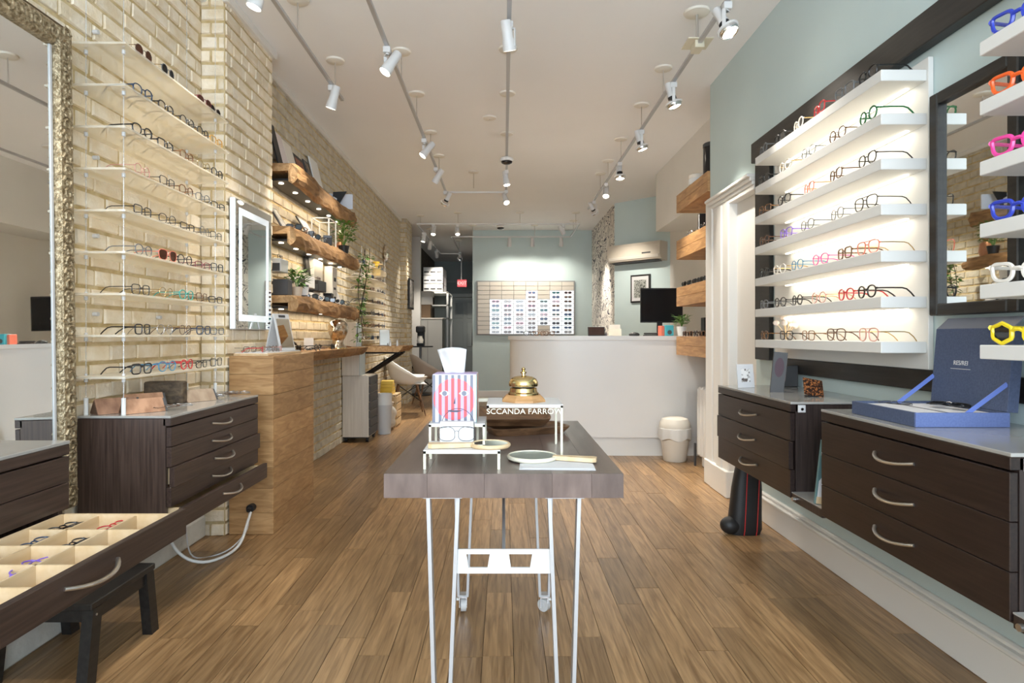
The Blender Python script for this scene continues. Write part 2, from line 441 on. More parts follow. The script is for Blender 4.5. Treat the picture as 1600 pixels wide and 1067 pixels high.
# ---- passage at the back
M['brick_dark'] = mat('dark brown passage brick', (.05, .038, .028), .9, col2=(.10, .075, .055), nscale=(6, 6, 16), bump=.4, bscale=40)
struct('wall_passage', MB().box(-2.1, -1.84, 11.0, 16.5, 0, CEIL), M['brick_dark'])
struct('wall_stub', MB().box(-1.84, -1.66, 12.35, 12.5, 0, CEIL, .005), M['white_wall'])
struct('wall_passage_right', MB().box(-.58, -.45, 11.7, 16.5, 0, CEIL), M['paint'])
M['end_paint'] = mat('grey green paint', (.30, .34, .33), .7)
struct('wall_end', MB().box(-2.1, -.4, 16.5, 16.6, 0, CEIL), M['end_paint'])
d1 = thing('door_1', None, None, (-1.0, 16.48, 0), kind='structure')
dw = .44
dm = mat('grey panelled door paint', (.34, .37, .36), .5)
obj('door_leaf', MB().box(-1.44, -.60, 16.44, 16.48, 0, 2.15, .003), dm, d1)
for zx in ((.15, .75), (.85, 1.5), (1.6, 2.02)):
    for xa in (-1.36, -.97):
        obj('door_panel', MB().box(xa, xa + .29, 16.425, 16.445, zx[0], zx[1], .012), dm, d1)
obj('door_casing', MB().box(-1.54, -1.45, 16.42, 16.49, 0, 2.24, .008).box(-.59, -.58 + .001, 16.42, 16.49, 0, 2.24).box(-1.54, -.585, 16.42, 16.49, 2.16, 2.26, .008).box(-1.54, -.585, 16.42, 16.49, 2.55, 2.60, .008), dm, d1)
obj('door_handle', MB().cyl((-1.38, 16.44, 1.02), (-1.38, 16.38, 1.02), .012).ball((-1.38, 16.37, 1.02), .03), M['nickel'], d1, True)
# ---- back wall, printed wall, angled wall, alcove
struct('wall_back', MB().box(-.58, 1.70, 11.57, 11.70, 0, CEIL), M['paint'])
def print_mat():
    m = mat('ink doodle wallpaper', (.74, .70, .64), .7); nt = m.node_tree; N = nt.nodes; L = nt.links; b = N['Principled BSDF']
    g = N.new('ShaderNodeNewGeometry'); mp = N.new('ShaderNodeMapping'); mp.inputs['Scale'].default_value = (4, 1.3, 2.8); L.new(g.outputs['Position'], mp.inputs[0])
    n1 = N.new('ShaderNodeTexNoise'); n1.inputs['Scale'].default_value = 1.25; n1.inputs['Detail'].default_value = 1.5; n1.inputs['Distortion'].default_value = 2.2; L.new(mp.outputs[0], n1.inputs['Vector'])
    # ink outlines where the noise crosses two levels, blots where it is low
    def band(lv, wdt):
        s = N.new('ShaderNodeMath'); s.operation = 'SUBTRACT'; s.inputs[1].default_value = lv; L.new(n1.outputs['Fac'], s.inputs[0])
        a = N.new('ShaderNodeMath'); a.operation = 'ABSOLUTE'; L.new(s.outputs[0], a.inputs[0])
        c = N.new('ShaderNodeMath'); c.operation = 'LESS_THAN'; c.inputs[1].default_value = wdt; L.new(a.outputs[0], c.inputs[0]); return c.outputs[0]
    b1, b2 = band(.50, .014), band(.60, .016)
    lo = N.new('ShaderNodeMath'); lo.operation = 'LESS_THAN'; lo.inputs[1].default_value = .36; L.new(n1.outputs['Fac'], lo.inputs[0])
    m1 = N.new('ShaderNodeMath'); m1.operation = 'MAXIMUM'; L.new(b1, m1.inputs[0]); L.new(b2, m1.inputs[1])
    m2 = N.new('ShaderNodeMath'); m2.operation = 'MAXIMUM'; L.new(m1.outputs[0], m2.inputs[0]); L.new(lo.outputs[0], m2.inputs[1])
    mx = N.new('ShaderNodeMix'); mx.data_type = 'RGBA'; mx.inputs['A'].default_value = (.74, .70, .64, 1); mx.inputs['B'].default_value = (.05, .05, .07, 1)
    L.new(m2.outputs[0], mx.inputs['Factor']); L.new(mx.outputs['Result'], b.inputs['Base Color']); return m
M['doodle'] = print_mat()
struct('wall_printed', MB().box(1.646, 1.70, 9.23, 11.57, 0, CEIL), M['doodle'])
AX, AY, BX_, BY = 1.646, 9.23, 2.30, 8.58
ux, uy = (BX_ - AX), (BY - AY); ul = math.hypot(ux, uy); ux /= ul; uy /= ul; nx, ny = -abs(uy), -abs(ux)   # towards the room
def AW(s, t, z): return Vector((AX + ux * s + nx * t, AY + uy * s + ny * t, z))     # s along the angled wall, t out of it
struct('wall_angled', MB().prism([(0, 0), (ul, 0), (ul, -.1), (0, -.1)], lambda a, b, t: AW(a, b, t), 0, CEIL), M['paint'])
struct('wall_alcove', MB().box(2.30, 2.42, 4.87, 8.64, 0, CEIL), M['white_wall'])
struct('wall_bulkhead', MB().box(1.857, 2.30, 4.9, 7.57, 2.414, CEIL), M['white_wall'])
# ---- right wall with its cased door
wr = struct('wall_right', MB().box(XR, XR + .14, YF, 3.98, 0, CEIL).box(XR, XR + .14, 3.98, 4.40, 2.11, CEIL).box(XR, XR + .14, 4.40, 4.87, 0, CEIL).box(XR + .14, 2.42, 4.73, 4.87, 0, CEIL), M['paint'])
d2 = thing('door_2', None, None, (XR, 4.19, 0), kind='structure')
obj('door_leaf', MB().box(XR + .03, XR + .07, 3.96, 4.42, 0, 2.12), M['white_wall'], d2)
obj('door_casing', MB().box(XR - .035, XR + .05, 4.385, 4.50, .18, 2.10, .008).box(XR - .045, XR, 4.50, 4.62, .18, 2.10, .012).box(XR - .03, XR, 4.62, 4.72, .18, 2.10, .012)
    .box(XR - .038, XR + .01, 4.72, 4.868, .18, CEIL - .9, .008), M['trim'], d2)
obj('door_plinth', MB().box(XR - .055, XR + .04, 4.375, 4.72, 0, .19, .006).box(XR - .05, XR + .01, 4.72, 4.87, 0, .19, .006), M['trim'], d2)
obj('door_header', MB().box(XR - .030, XR + .035, 3.95, 4.74, 2.08, 2.112, .004).box(XR - .040, XR + .01, 3.95, 4.75, 2.111, 2.137, .006).box(XR - .055, XR + .01, 3.95, 4.77, 2.136, 2.162, .006).box(XR - .072, XR + .01, 3.95, 4.79, 2.161, 2.182, .004), M['trim'], d2)
struct('baseboard_right', MB().box(XR - .022, XR + .005, YF, 3.98, 0, .14, .003).box(XR - .034, XR + .005, YF, 3.98, .138, .158, .006).box(XR - .016, XR + .005, YF, 3.98, .157, .178, .006), M['trim'])
M['stone'] = mat('whitewashed plinth', (.52, .51, .47), .85, col2=(.62, .61, .57), nscale=(9, 9, 9), bump=.5, bscale=30)
struct('baseboard_left', MB().box(XL - .01, XL + .04, YF, 3.55, 0, .13, .012), M['stone'])
struct('baseboard_back', MB().box(-.58, 1.646, 11.55, 11.58, 0, .12, .004), M['trim'])
# ---- shop front behind the viewer
struct('wall_front', MB().box(-2.0, -1.56, YF - .12, YF, 0, CEIL).box(1.46, 1.80, YF - .12, YF, 0, CEIL).box(-1.56, 1.46, YF - .12, YF, 0, .55).box(-1.56, 1.46, YF - .12, YF, 2.95, CEIL), M['white_wall'])
w1 = thing('window_1', None, None, (-.05, YF - .06, .55), kind='structure')
for xx in (-1.56, -.07, 1.42): obj('window_frame', MB().box(xx, xx + .04, YF - .1, YF - .02, .55, 2.95, .004), M['trim'], w1)
obj('window_sill', MB().box(-1.56, 1.46, YF - .12, YF + .06, .53, .57, .006), M['trim'], w1)
# ================================================================ spectacles
ORD = ['first', 'second', 'third', 'fourth', 'fifth', 'sixth', 'seventh', 'eighth', 'ninth', 'tenth']
SHAPES = {  # a: half width, b: half height, n: squareness, flare: wider on top, lift: upswept outer corner
    'round': (.0235, .0225, 2.0, .00, 0), 'panto': (.0245, .0215, 2.3, .07, 0), 'square': (.0255, .0205, 4.0, .06, 0), 'rectangular': (.0265, .0165, 4.0, .05, 0),
    'aviator': (.0275, .0235, 2.9, .12, 0), 'cat-eye': (.0265, .0205, 2.7, .10, .007), 'oval': (.0255, .0185, 2.1, 0, 0), 'hexagonal': (.0275, .0235, 2.4, .0, .004)}
GM = {}
def outline(shape, side, n=26):
    a, b, e, fl_, lift = SHAPES[shape]; pts = []
    for i in range(n):
        t = 2 * PI * i / n + PI / n; c, s = math.cos(t), math.sin(t)
        x = a * math.copysign(abs(c) ** (2 / e), c); z = b * math.copysign(abs(s) ** (2 / e), s)
        if shape == 'hexagonal':
            k = math.cos(PI / 6) / math.cos(((t + PI / 6) % (PI / 3)) - PI / 6); x = a * k * c * 1.05; z = b * k * s * 1.05
        x *= 1 + fl_ * z / b
        u = x / a
        if lift: z += lift * max(0, u) ** 2 * (1 if z > 0 else .35)
        pts.append((side * x, z))
    return pts
def glass_meshes(shape, rim):
    key = (shape, rim)
    if key in GM: return GM[key]
    a, b, e, fl_, lift = SHAPES[shape]; off = a + .0095 + rim * .6; zc = b + rim
    fm = MB(); lm = []; tm = []
    for sd in (-1, 1):
        o = [(sd * off + x, -.0035 * 0 + .9 * (abs(sd * off + x)) ** 2, zc + z) for x, z in outline(shape, sd)]
        fm.tube(o, rim, 6, closed=True, ry=rim * 1.15)
        l = MB(); n = len(o); cxy = (sd * off, .9 * off ** 2, zc)
        for k, dy in enumerate((-.0006, .0006)): l.add([(p[0], p[1] + dy, p[2]) for p in o], [tuple(range(n))])
        lm.append(l.mesh('lens'))
        # hinge corner and temple
        xo = sd * (off + a * (1 + fl_ * .45) + rim); zt = zc + b * .45 + lift * .8
        y0 = .9 * xo * xo
        fm.tube([(xo - sd * .002, y0 - .001, zt), (xo + sd * .002, y0 + .004, zt)], rim * 1.25, 6, ry=rim * 1.5)
        th = max(rim * .75, .0011)
        pts = [(xo + sd * .001, y0 + .003, zt), (xo + sd * .002, .05, zt + .0005), (xo + sd * .001, .095, zt), (xo - sd * .002, .112, zt - .004), (xo - sd * .006, .130, zt - .018), (xo - sd * .009, .143, max(zt - .036, th))]
        t = MB().tube(pts, [th, th, th, th * 1.05, th * 1.25, th * 1.1], 6, ry=max(rim * 1.05, .0014)); tm.append(t.mesh('temple', smooth=True))
    g = .0095 + rim * .6
    fm.tube([(-g - .001, 0, zc + b * .25), (-g * .5, -.002, zc + b * .42), (g * .5, -.002, zc + b * .42), (g + .001, 0, zc + b * .25)], rim * 1.05, 6)
    if shape == 'aviator': fm.tube([(-off * .72, .0005, zc + b * .96), (0, -.001, zc + b * .92), (off * .72, .0005, zc + b * .96)], rim * .8, 6)
    GM[key] = (fm.mesh('rim', smooth=True), lm, tm, (xo, y0 + .003))
    for me in [GM[key][0]] + lm + tm: me.materials.append(None)
    return GM[key]
def glasses(label, loc, rz, color, shape='panto', rim=.0022, lens='lens', group=None, scale=1.0, temple=None, kind='eyeglasses', folded=False):
    f_, l_, t_, (hx, hy) = glass_meshes(shape, rim)
    o = thing('sunglasses' if lens != 'lens' else 'eyeglasses', label, 'glasses', loc, rz, group)
    o.scale = (scale,) * 3
    if folded:              # lying on its lenses' backs
        o.rotation_euler = (-PI / 2 + .14, 0, rz); o.location = (loc[0], loc[1], loc[2] + .014 * scale)
    m = FR[color]; tmat = FR[temple] if temple else m
    inst('front_frame', f_, [m], o)
    for k in (0, 1):
        inst('lens', l_[k], [M[lens]], o)
        if folded:          # temples swung shut behind the lenses
            sx = (-1, 1)[k]; px, py = sx * hx, hy + (.0, .003)[k]
            inst('temple', t_[k], [tmat], o, (px + sx * py, py - sx * px, 0), (0, 0, sx * PI / 2))
        else: inst('temple', t_[k], [tmat], o)
    return o
CN = {'black': 'black', 'tortoise': 'tortoiseshell', 'brown': 'brown', 'gold': 'gold metal', 'grey': 'grey', 'silver': 'silver metal', 'red': 'red', 'coral': 'coral', 'pink': 'hot pink', 'rose': 'rose',
      'blue': 'blue', 'navy': 'navy', 'teal': 'teal', 'green': 'green', 'purple': 'purple', 'yellow': 'yellow', 'orange': 'orange', 'olive': 'olive', 'burgundy': 'burgundy', 'clear': 'clear', 'amber': 'amber', 'azure': 'steel blue'}
# ================================================================ wall-hung drawer cabinets
def bow_handle(yc, xf, zc, sx, ln=.19, out=.032, r=.0062):
    """arched pull on a front facing sx"""
    pts = []
    for i in range(13):
        t = -1 + 2 * i / 12; pts.append((xf + sx * (.002 + out * (1 - abs(t) ** 2.4)), yc + t * ln / 2, zc - .012 * (1 - t * t)))
    return MB().tube(pts, r, 8, ry=r * .8)
def cabinet(label, xf, xb, y0, y1, z0, z1, nd, sx, light, open_=None, dh=None, group=None, topover=.0, open_shelf=None):
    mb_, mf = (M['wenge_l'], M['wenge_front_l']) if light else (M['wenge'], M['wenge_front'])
    t = thing('drawer_cabinet', label, 'cabinet', ((xf + xb) / 2, (y0 + y1) / 2, z0), group=group)
    xi = xf - sx * .022
    body = MB()
    body.box(xi, xb, y0, y0 + .02, z0, z1 - .012, .001).box(xi, xb, y1 - .02, y1, z0, z1 - .012, .001)
    body.box(xi, xb, y0 + .021, y1 - .021, z0 + .001, z0 + .015).box(xb + sx * .002, xb + sx * .012, y0 + .021, y1 - .021, z0 + .016, z1 - .05).box(xi, xb, y0 + .021, y1 - .021, z1 - .045, z1 - .012)
    obj('carcass', body, mb_, t)
    obj('top_rail', MB().box(xf, xi - sx * .01, y0, y1, z1 - .042, z1 - .010, .002), mf, t)
    obj('glass_top', MB().box(xf + sx * topover, xb, y0 - .002, y1 + .002, z1 - .010, z1, .0015), M['glass_top'], t)
    dh = dh or (z1 - .045 - z0) / nd
    for k in range(nd):
        za, zb = z1 - .045 - (k + 1) * dh, z1 - .047 - k * dh
        pull = (open_ or {}).get(k, 0.0); xo = xf + sx * pull
        d = obj('drawer', MB().box(xo, xo - sx * .02, y0 + .002, y1 - .002, za, zb, .0015), mf, t)
        obj('handle', bow_handle((y0 + y1) / 2, xo, (za + zb) / 2 + .008, sx), M['nickel'], d, True)
        if pull > .01:
            w = MB(); xa, xe = xo - sx * .02, xo - sx * .36
            w.box(xa, xe, y0 + .03, y1 - .03, za + .006, za + .012)
            w.box(xa, xe, y0 + .03, y0 + .04, za + .01, zb - .008).box(xa, xe, y1 - .04, y1 - .03, za + .01, zb - .008).box(xe, xe + sx * .01, y0 + .03, y1 - .03, za + .01, zb - .008)
            obj('drawer_box', w, M['maple'], d)
            if pull > .2:
                n = 6; L = (y1 - y0 - .08)
                for i in range(1, n): obj('divider', MB().box(xa, xe, y0 + .04 + L * i / n - .003, y0 + .04 + L * i / n + .003, za + .012, zb - .012), M['maple'], d)
                for i in range(1, 3): obj('divider', MB().box(xa - sx * .34 * i / 3 - .003, xa - sx * .34 * i / 3 + .003, y0 + .04, y1 - .04, za + .012, zb - .012), M['maple'], d)
    return t
XC = -1.335
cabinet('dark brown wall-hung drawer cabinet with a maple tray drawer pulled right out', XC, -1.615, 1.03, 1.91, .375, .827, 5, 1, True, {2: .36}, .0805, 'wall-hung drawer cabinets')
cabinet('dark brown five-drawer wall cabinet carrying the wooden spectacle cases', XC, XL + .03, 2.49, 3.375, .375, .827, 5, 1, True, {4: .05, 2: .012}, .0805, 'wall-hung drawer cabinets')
# frames lying in the open tray
for k, (yy, xx, c, s) in enumerate([(1.80, -1.26, 'black', 'round'), (1.67, -1.24, 'navy', 'panto'), (1.52, -1.27, 'grey', 'oval'), (1.82, -1.13, 'red', 'oval'), (1.66, -1.13, 'black', 'panto'), (1.50, -1.13, 'purple', 'round'), (1.40, -1.25, 'black', 'square')]):
    glasses('%s spectacle frame lying in the maple tray drawer, %s from the far end' % (CN[c], ORD[k]), (xx, yy, .578), PI / 2 + .25 * (k % 3 - 1), c, s, .0022, group='frames in the open tray', scale=.85, folded=True)
# ---- step stool
st = thing('step_stool', 'low black stained wooden stool standing under the open drawer', 'stool', (-1.52, 2.22, 0))
obj('seat', MB().box(-1.70, -1.352, 2.035, 2.41, .245, .268, .003), M['black_wood'], st)
for xx, s1 in ((-1.37, 1), (-1.68, -1)):
    for yy, s2 in ((2.07, -1), (2.375, 1)):
        fn = lambda a, b, t, xx=xx, yy=yy, s1=s1, s2=s2: Vector((xx + a + s1 * .0 * (1 - t / .245), yy + b + s2 * .035 * (1 - t / .245), t))
        obj('leg', MB().prism([(-.018, -.024), (.018, -.024), (.018, .024), (-.018, .024)], fn, 0, .246), M['black_wood'], st)
obj('apron', MB().box(-1.388, -1.362, 2.07, 2.375, .20, .246), M['black_wood'], st); obj('apron', MB().box(-1.69, -1.665, 2.07, 2.375, .20, .246), M['black_wood'], st)
obj('apron', MB().box(-1.68, -1.37, 2.055, 2.075, .20, .246), M['black_wood'], st); obj('apron', MB().box(-1.68, -1.37, 2.37, 2.39, .20, .246), M['black_wood'], st)
obj('screw', MB().cyl((-1.3515, 2.06, .225), (-1.349, 2.06, .225), .004, n=10), M['nickel'], st)
# ---- tall gilt mirror leaning at the left edge
gm = thing('gilt_mirror', 'tall leaning mirror in a wide carved gilt frame', 'mirror', (-1.66, 1.9, .50))
mx = lambda z: -1.655 - .02 * (z - .8) / 1.5
y0, y1, z0, z1 = 1.28, 2.375, .50, 2.305
def mbox(ya, yb, za, zb, xa, xb, c=.0):
    m = MB().box(xa, xb, ya, yb, za, zb, c); m.v = [(x + mx(z), y, z) for x, y, z in m.v]; return m
obj('mirror_glass', mbox(y0 + .06, y1 - .06, z0 + .06, z1 - .06, -.004, .006), M['mirror'], gm)
fw = .085
for nm, q in (('frame_side', (y1 - fw, y1, z0, z1)), ('frame_side', (y0, y0 + fw, z0, z1)), ('frame_rail', (y0 + fw, y1 - fw, z1 - fw, z1)), ('frame_rail', (y0 + fw, y1 - fw, z0, z0 + fw))):
    f_ = obj(nm, mbox(*q, -.03, .030, .012), M['gold'], gm)
    ya, yb, za, zb = q; v = (zb - za) > (yb - ya); L = (zb - za) if v else (yb - ya)
    orn = MB(); n = int(L / .042)
    for i in range(n):         # carved scrolls
        c = (za if v else ya) + (i + .5) * L / n; s = 1 if i % 2 else -1
        pts = []
        for k in range(9):
            a = k / 8 * 2.2 * PI; r = .026 * (1 - k / 11)
            p, q_ = r * math.cos(a) * s, r * math.sin(a)
            zz, yy = (c + q_, (ya + yb) / 2 + p) if v else ((za + zb) / 2 + p, c + q_)
            pts.append((mx(zz) + .031, yy, zz))
        orn.tube(pts, .0055, 5)
    obj('carving', orn, M['gold'], f_, True)
obj('frame_lip', mbox(y1 - .006, y1 + .012, z0, z1 + .01, -.03, .012, .003), M['gilt_edge'], gm)
obj('frame_lip', mbox(y0, y1 + .012, z1 - .003, z1 + .014, -.03, .012, .003), M['gilt_edge'], gm)
obj('bevel_strip', mbox(y1 - fw - .017, y1 - fw - .003, z0 + fw, z1 - fw, .006, .010, .002), M['light_grey'], gm)
# ---- acrylic display rack
rk = thing('acrylic_display_rack', 'clear acrylic nine-tier spectacle rack on thin rods against the cream brick', 'display rack', (-1.62, 2.93, .827))
ZS = [.986 + .1668 * k for k in range(9)]
RX, RY = (-1.547, -1.700), (2.527, 3.33)
for z in ZS: obj('shelf', MB().box(-1.728, -1.505, 2.47, 3.40, z - .010, z, .0015), M['acrylic'], rk)
for xx in RX:
    for yy in RY:
        r_ = obj('rod', MB().cyl((xx, yy, .86), (xx, yy, CEIL), .0022, n=8), M['acrylic_edge'], rk)
        obj('foot', MB().cyl((xx, yy, .827), (xx, yy, .895), .0085, n=12), M['white'], rk)
        for z in ZS: obj('clamp', MB().cyl((xx, yy, z - .026), (xx, yy, z - .010), .0072, n=12).cyl((xx, yy, z), (xx, yy, z + .008), .006, n=12), M['light_grey'], r_)
for z, yy in ((2.43, 3.1), (2.43, 2.62), (1.9, 2.62), (1.57, 2.62), (1.24, 2.62), (1.57, 3.1), (1.24, 3.1), (1.9, 3.1)):
    obj('standoff', MB().cyl((XL + .008, yy, z), (XL + .03, yy, z), .009, n=12), M['light_grey'], rk)
LROWS = [  # top to bottom; near to far: colour, shape, rim, lens
    [('brown', 'round', .0014, 'lens_brown', 'gold'), ('grey', 'round', .0016, 'lens_dark', 'gold'), None, ('burgundy', 'oval', .0016, 'lens_brown', None), ('brown', 'oval', .0018, 'lens_dark', None)],
    [('navy', 'panto', .0026), ('black', 'panto', .0026), ('black', 'round', .0024), ('black', 'panto', .0024), ('amber', 'square', .0024)],
    [('black', 'panto', .0027), ('black', 'square', .0026), ('tortoise', 'panto', .0025), ('olive', 'round', .0020), ('black', 'panto', .0025)],
    [('rose', 'round', .0015), ('black', 'square', .0017), ('tortoise', 'panto', .0024), ('grey', 'panto', .0018), ('black', 'rectangular', .0022)],
    [('black', 'square', .0019), ('black', 'panto', .0016), ('black', 'rectangular', .0020), ('grey', 'round', .0014), ('black', 'square', .0016)],
    [('grey', 'panto', .0020), ('coral', 'aviator', .0018, 'lens_brown', None), ('black', 'round', .0020), ('burgundy', 'rectangular', .0020), ('black', 'square', .0022)],
    [('black', 'square', .0018), ('gold', 'panto', .0015), ('teal', 'panto', .0022), ('tortoise', 'square', .0016), ('black', 'rectangular', .0022)],
    [('black', 'square', .0025), ('silver', 'panto', .0015), ('brown', 'panto', .0016), ('navy', 'square', .0025), ('grey', 'rectangular', .0022)],
    [('black', 'square', .0026), ('azure', 'panto', .0022), ('red', 'panto', .0026), ('black', 'rectangular', .0018), ('black', 'square', .0017)]]
LY = [2.625, 2.815, 2.99, 3.155, 3.305]
for r, row in enumerate(LROWS):
    z = ZS[8 - r]
    for k, sp in enumerate(row):
        if sp is None: continue
        c, s, rim = sp[:3]; ln = sp[3] if len(sp) > 3 else 'lens'; tp = sp[4] if len(sp) > 4 else None
        glasses('%s %s %s, %s from the near end of the %s acrylic shelf down' % (CN[c], s, 'sunglasses' if ln != 'lens' else 'eyeglasses', ORD[k], ORD[r]),
                (-1.525 + RN.uniform(-.006, .004), LY[k] + RN.uniform(-.012, .012), z + .0005), PI / 2 + RN.uniform(-.10, .10), c, s, rim, ln, 'spectacles on the acrylic rack', temple=tp)
# ---- wooden three-sided cases and things on the cabinet top
def tri_case(label, x, y, z, L, s, rz, m):
    t = thing('spectacle_case', label, 'spectacle case', (x, y, z), rz, 'wooden spectacle cases')
    h = s * .82
    obj('shell', MB().prism([(-s/2, 0), (s/2, 0), (0, h)], lambda a, b, t_: Vector((a, t_, b)), -L/2, L/2 - .01), m, t, local=True)
    obj('end_cap', MB().prism([(-s/2 + .003, .002), (s/2 - .003, .002), (0, h - .004)], lambda a, b, t_: Vector((a, t_, b)), L/2 - .01, L/2), M['dark_grey'], t, local=True)
    obj('end_cap', MB().prism([(-s/2 + .004, .003), (s/2 - .004, .003), (0, h - .006)], lambda a, b, t_: Vector((a, t_, b)), -L/2 - .003, -L/2), case_end, t, local=True)
case_end = mat('dark walnut end grain', (.09, .045, .025), .6)
case_l = mat('chestnut veneer', (.27, .135, .075), .45, col2=(.42, .235, .14), nscale=(30, 30, 8), rand=.2, shift=True)
case_d = mat('dark chestnut veneer', (.20, .10, .06), .45, col2=(.33, .18, .11), nscale=(30, 30, 8))
tri_case('reddish wooden three-sided spectacle case nearest the rack rods', -1.62, 2.60, .828, .17, .075, -.62, case_d)
tri_case('light chestnut three-sided spectacle case beside the white rod foot', -1.515, 2.615, .828, .165, .070, -.66, case_l)
tri_case('chestnut three-sided spectacle case behind the two near ones', -1.62, 2.80, .828, .17, .075, -.7, case_l)
tri_case('greyish brown three-sided spectacle case beside the dark block', -1.50, 3.06, .828, .16, .07, -.55, mat('grey brown veneer', (.27, .19, .13), .5, col2=(.36, .27, .19), nscale=(30, 30, 8)))
b_ = thing('wood_block', 'dark weathered wood block on the drawer cabinet top', 'block', (-1.60, 2.94, .828), .15)
obj('block', MB().box(-.085, .085, -.035, .035, 0, .105, .006), mat('charred timber', (.055, .038, .025), .85, col2=(.12, .085, .05), nscale=(30, 30, 50), bump=.8), b_, local=True)
for k, (xx, yy) in enumerate([(-1.43, 2.66), (-1.41, 2.70), (-1.47, 3.12), (-1.44, 3.17), (-1.48, 3.20), (-1.43, 3.24), (-1.47, 3.27), (-1.42, 3.31), (-1.47, 3.34)]):
    glasses(['thin metal frame nearest the light chestnut case on the cabinet', 'second thin metal frame beside the light chestnut case'][k] if k < 2 else 'tangled thin metal frame in the loose pile on the cabinet top, %s along' % ORD[k - 2],
            (xx, yy, .833), RN.uniform(-1, 2.5), RN.choice(['silver', 'grey', 'silver', 'brown']), RN.choice(['oval', 'rectangular', 'panto']), .0013, group='loose frames on the cabinet top', scale=.9, folded=True)
# ---- cables, plug and pipes below the cabinet
cb = thing('power_cable', 'white cable looping from under the cabinet to the black plug', 'cable', (-1.5, 3.2, 0))
pts = [(-1.70, 3.05, .33), (-1.62, 3.06, .10), (-1.50, 3.10, .018), (-1.42, 3.30, .02), (-1.44, 3.50, .11), (-1.45, 3.573, .16)]
def smoothpts(p, n=6):
    out = []; p = [Vector(q) for q in p]
    for i in range(len(p) - 1):
        a, b, c, d = p[max(i-1, 0)], p[i], p[i+1], p[min(i+2, len(p)-1)]
        for k in range(n):
            t = k / n
            out.append(.5 * ((2*b) + (c-a)*t + (2*a-5*b+4*c-d)*t*t + (3*b-a-3*c+d)*t**3))
    return out + [p[-1]]
obj('cord', MB().tube(smoothpts(pts), .0075, 7), M['white'], cb, True)
obj('plug', MB().cyl((-1.45, 3.586, .16), (-1.45, 3.545, .16), .022, n=14).cyl((-1.45, 3.55, .16), (-1.45, 3.525, .155), .012, n=12), M['black'], cb, True)
cb2 = obj('thin_cable', MB().tube(smoothpts([(-1.69, 3.25, .36), (-1.66, 3.24, .16), (-1.60, 3.20, .010), (-1.47, 3.28, .009), (-1.43, 3.44, .06), (-1.46, 3.56, .13)]), .004, 6), M['light_grey'], smooth=True)
tag(cb2, 'thin grey wire hanging beside the white cable loop', 'cable')
for k, (yy, lab) in enumerate(((2.62, 'grey conduit stub rising from the floor nearest the stool'), (2.78, 'second grey conduit stub by the brick wall'))):
    tag(obj('conduit', MB().tube([(-1.66, yy, 0), (-1.665, yy, .16), (-1.70, yy - .03, .30)], .014, 10), M['grey'], smooth=True), lab, 'pipe', 'conduit stubs')
# ---- oak pedestal
op = thing('oak_pedestal', 'knotty oak plank pedestal standing against the chimney breast', 'pedestal', (-1.5, 3.96, 0))
obj('core', MB().box(-1.585, -1.338, 3.594, 4.34, 0, 1.015), M['floor_gap'], op)
z = 0; k = 0
hs = [.125, .14, .12, .15, .13, .14, .12, .105]
for hh in hs:
    obj('plank', MB().box(-1.587, -1.331, 3.587, 3.60, z + .0008, z + hh - .0008, .0012), M['oak'], op)
    obj('plank', MB().box(-1.345, -1.331, 3.6005, 4.347, z + .0008, z + hh - .0008, .0012), M['oak'], op); z += hh
obj('top_board', MB().box(-1.587, -1.3305, 3.586, 4.348, 1.012, 1.030, .002), M['oak'], op)
ty = thing('display_tray', 'shallow maple tray with a white liner on the oak pedestal', 'tray', (-1.47, 3.93, 1.03))
obj('tray_box', MB().box(-1.575, -1.375, 3.62, 4.22, 1.030, 1.045, .002), M['maple'], ty)
obj('liner', MB().box(-1.57, -1.38, 3.625, 4.215, 1.045, 1.049), M['paper'], ty)
for k, (xx, yy, c) in enumerate([(-1.51, 3.70, 'black'), (-1.45, 3.80, 'silver'), (-1.43, 3.88, 'tortoise'), (-1.42, 3.96, 'rose'), (-1.42, 3.66, 'red')]):
    glasses('%s frame standing on the white tray liner, %s from the near edge' % (CN[c], ORD[k]), (xx, yy, 1.0495), 1.2 + .2 * k, c, ['square', 'panto', 'round', 'panto', 'square'][k], .0017, group='frames on the pedestal tray', scale=.8)
sm = thing('table_mirror', 'tent-shaped folding counter mirror on the oak pedestal', 'mirror', (-1.475, 4.10, 1.049), -.40)
for s in (-1, 1):
    Mx = Matrix.Translation((0, 0, 0.0))
    p = MB().box(-.006, .006, -.07, .07, 0, .25, .003); p.xf(Matrix.Translation((s * .062, 0, 0)) @ Matrix.Rotation(-s * .245, 4, 'Y'))
    a_ = obj('leaf', p, M['light_grey'], sm, local=True)
    if s == 1:
        q = MB().box(.0062, .0075, -.058, .058, .02, .215); q.xf(Matrix.Translation((.062, 0, 0)) @ Matrix.Rotation(-.245, 4, 'Y')); obj('mirror_glass', q, M['mirror'], a_, local=True)
        q = MB().box(.0062, .0075, -.03, .03, .224, .240); q.xf(Matrix.Translation((.062, 0, 0)) @ Matrix.Rotation(-.245, 4, 'Y')); obj('grip_slot', q, M['dark_grey'], a_, local=True)
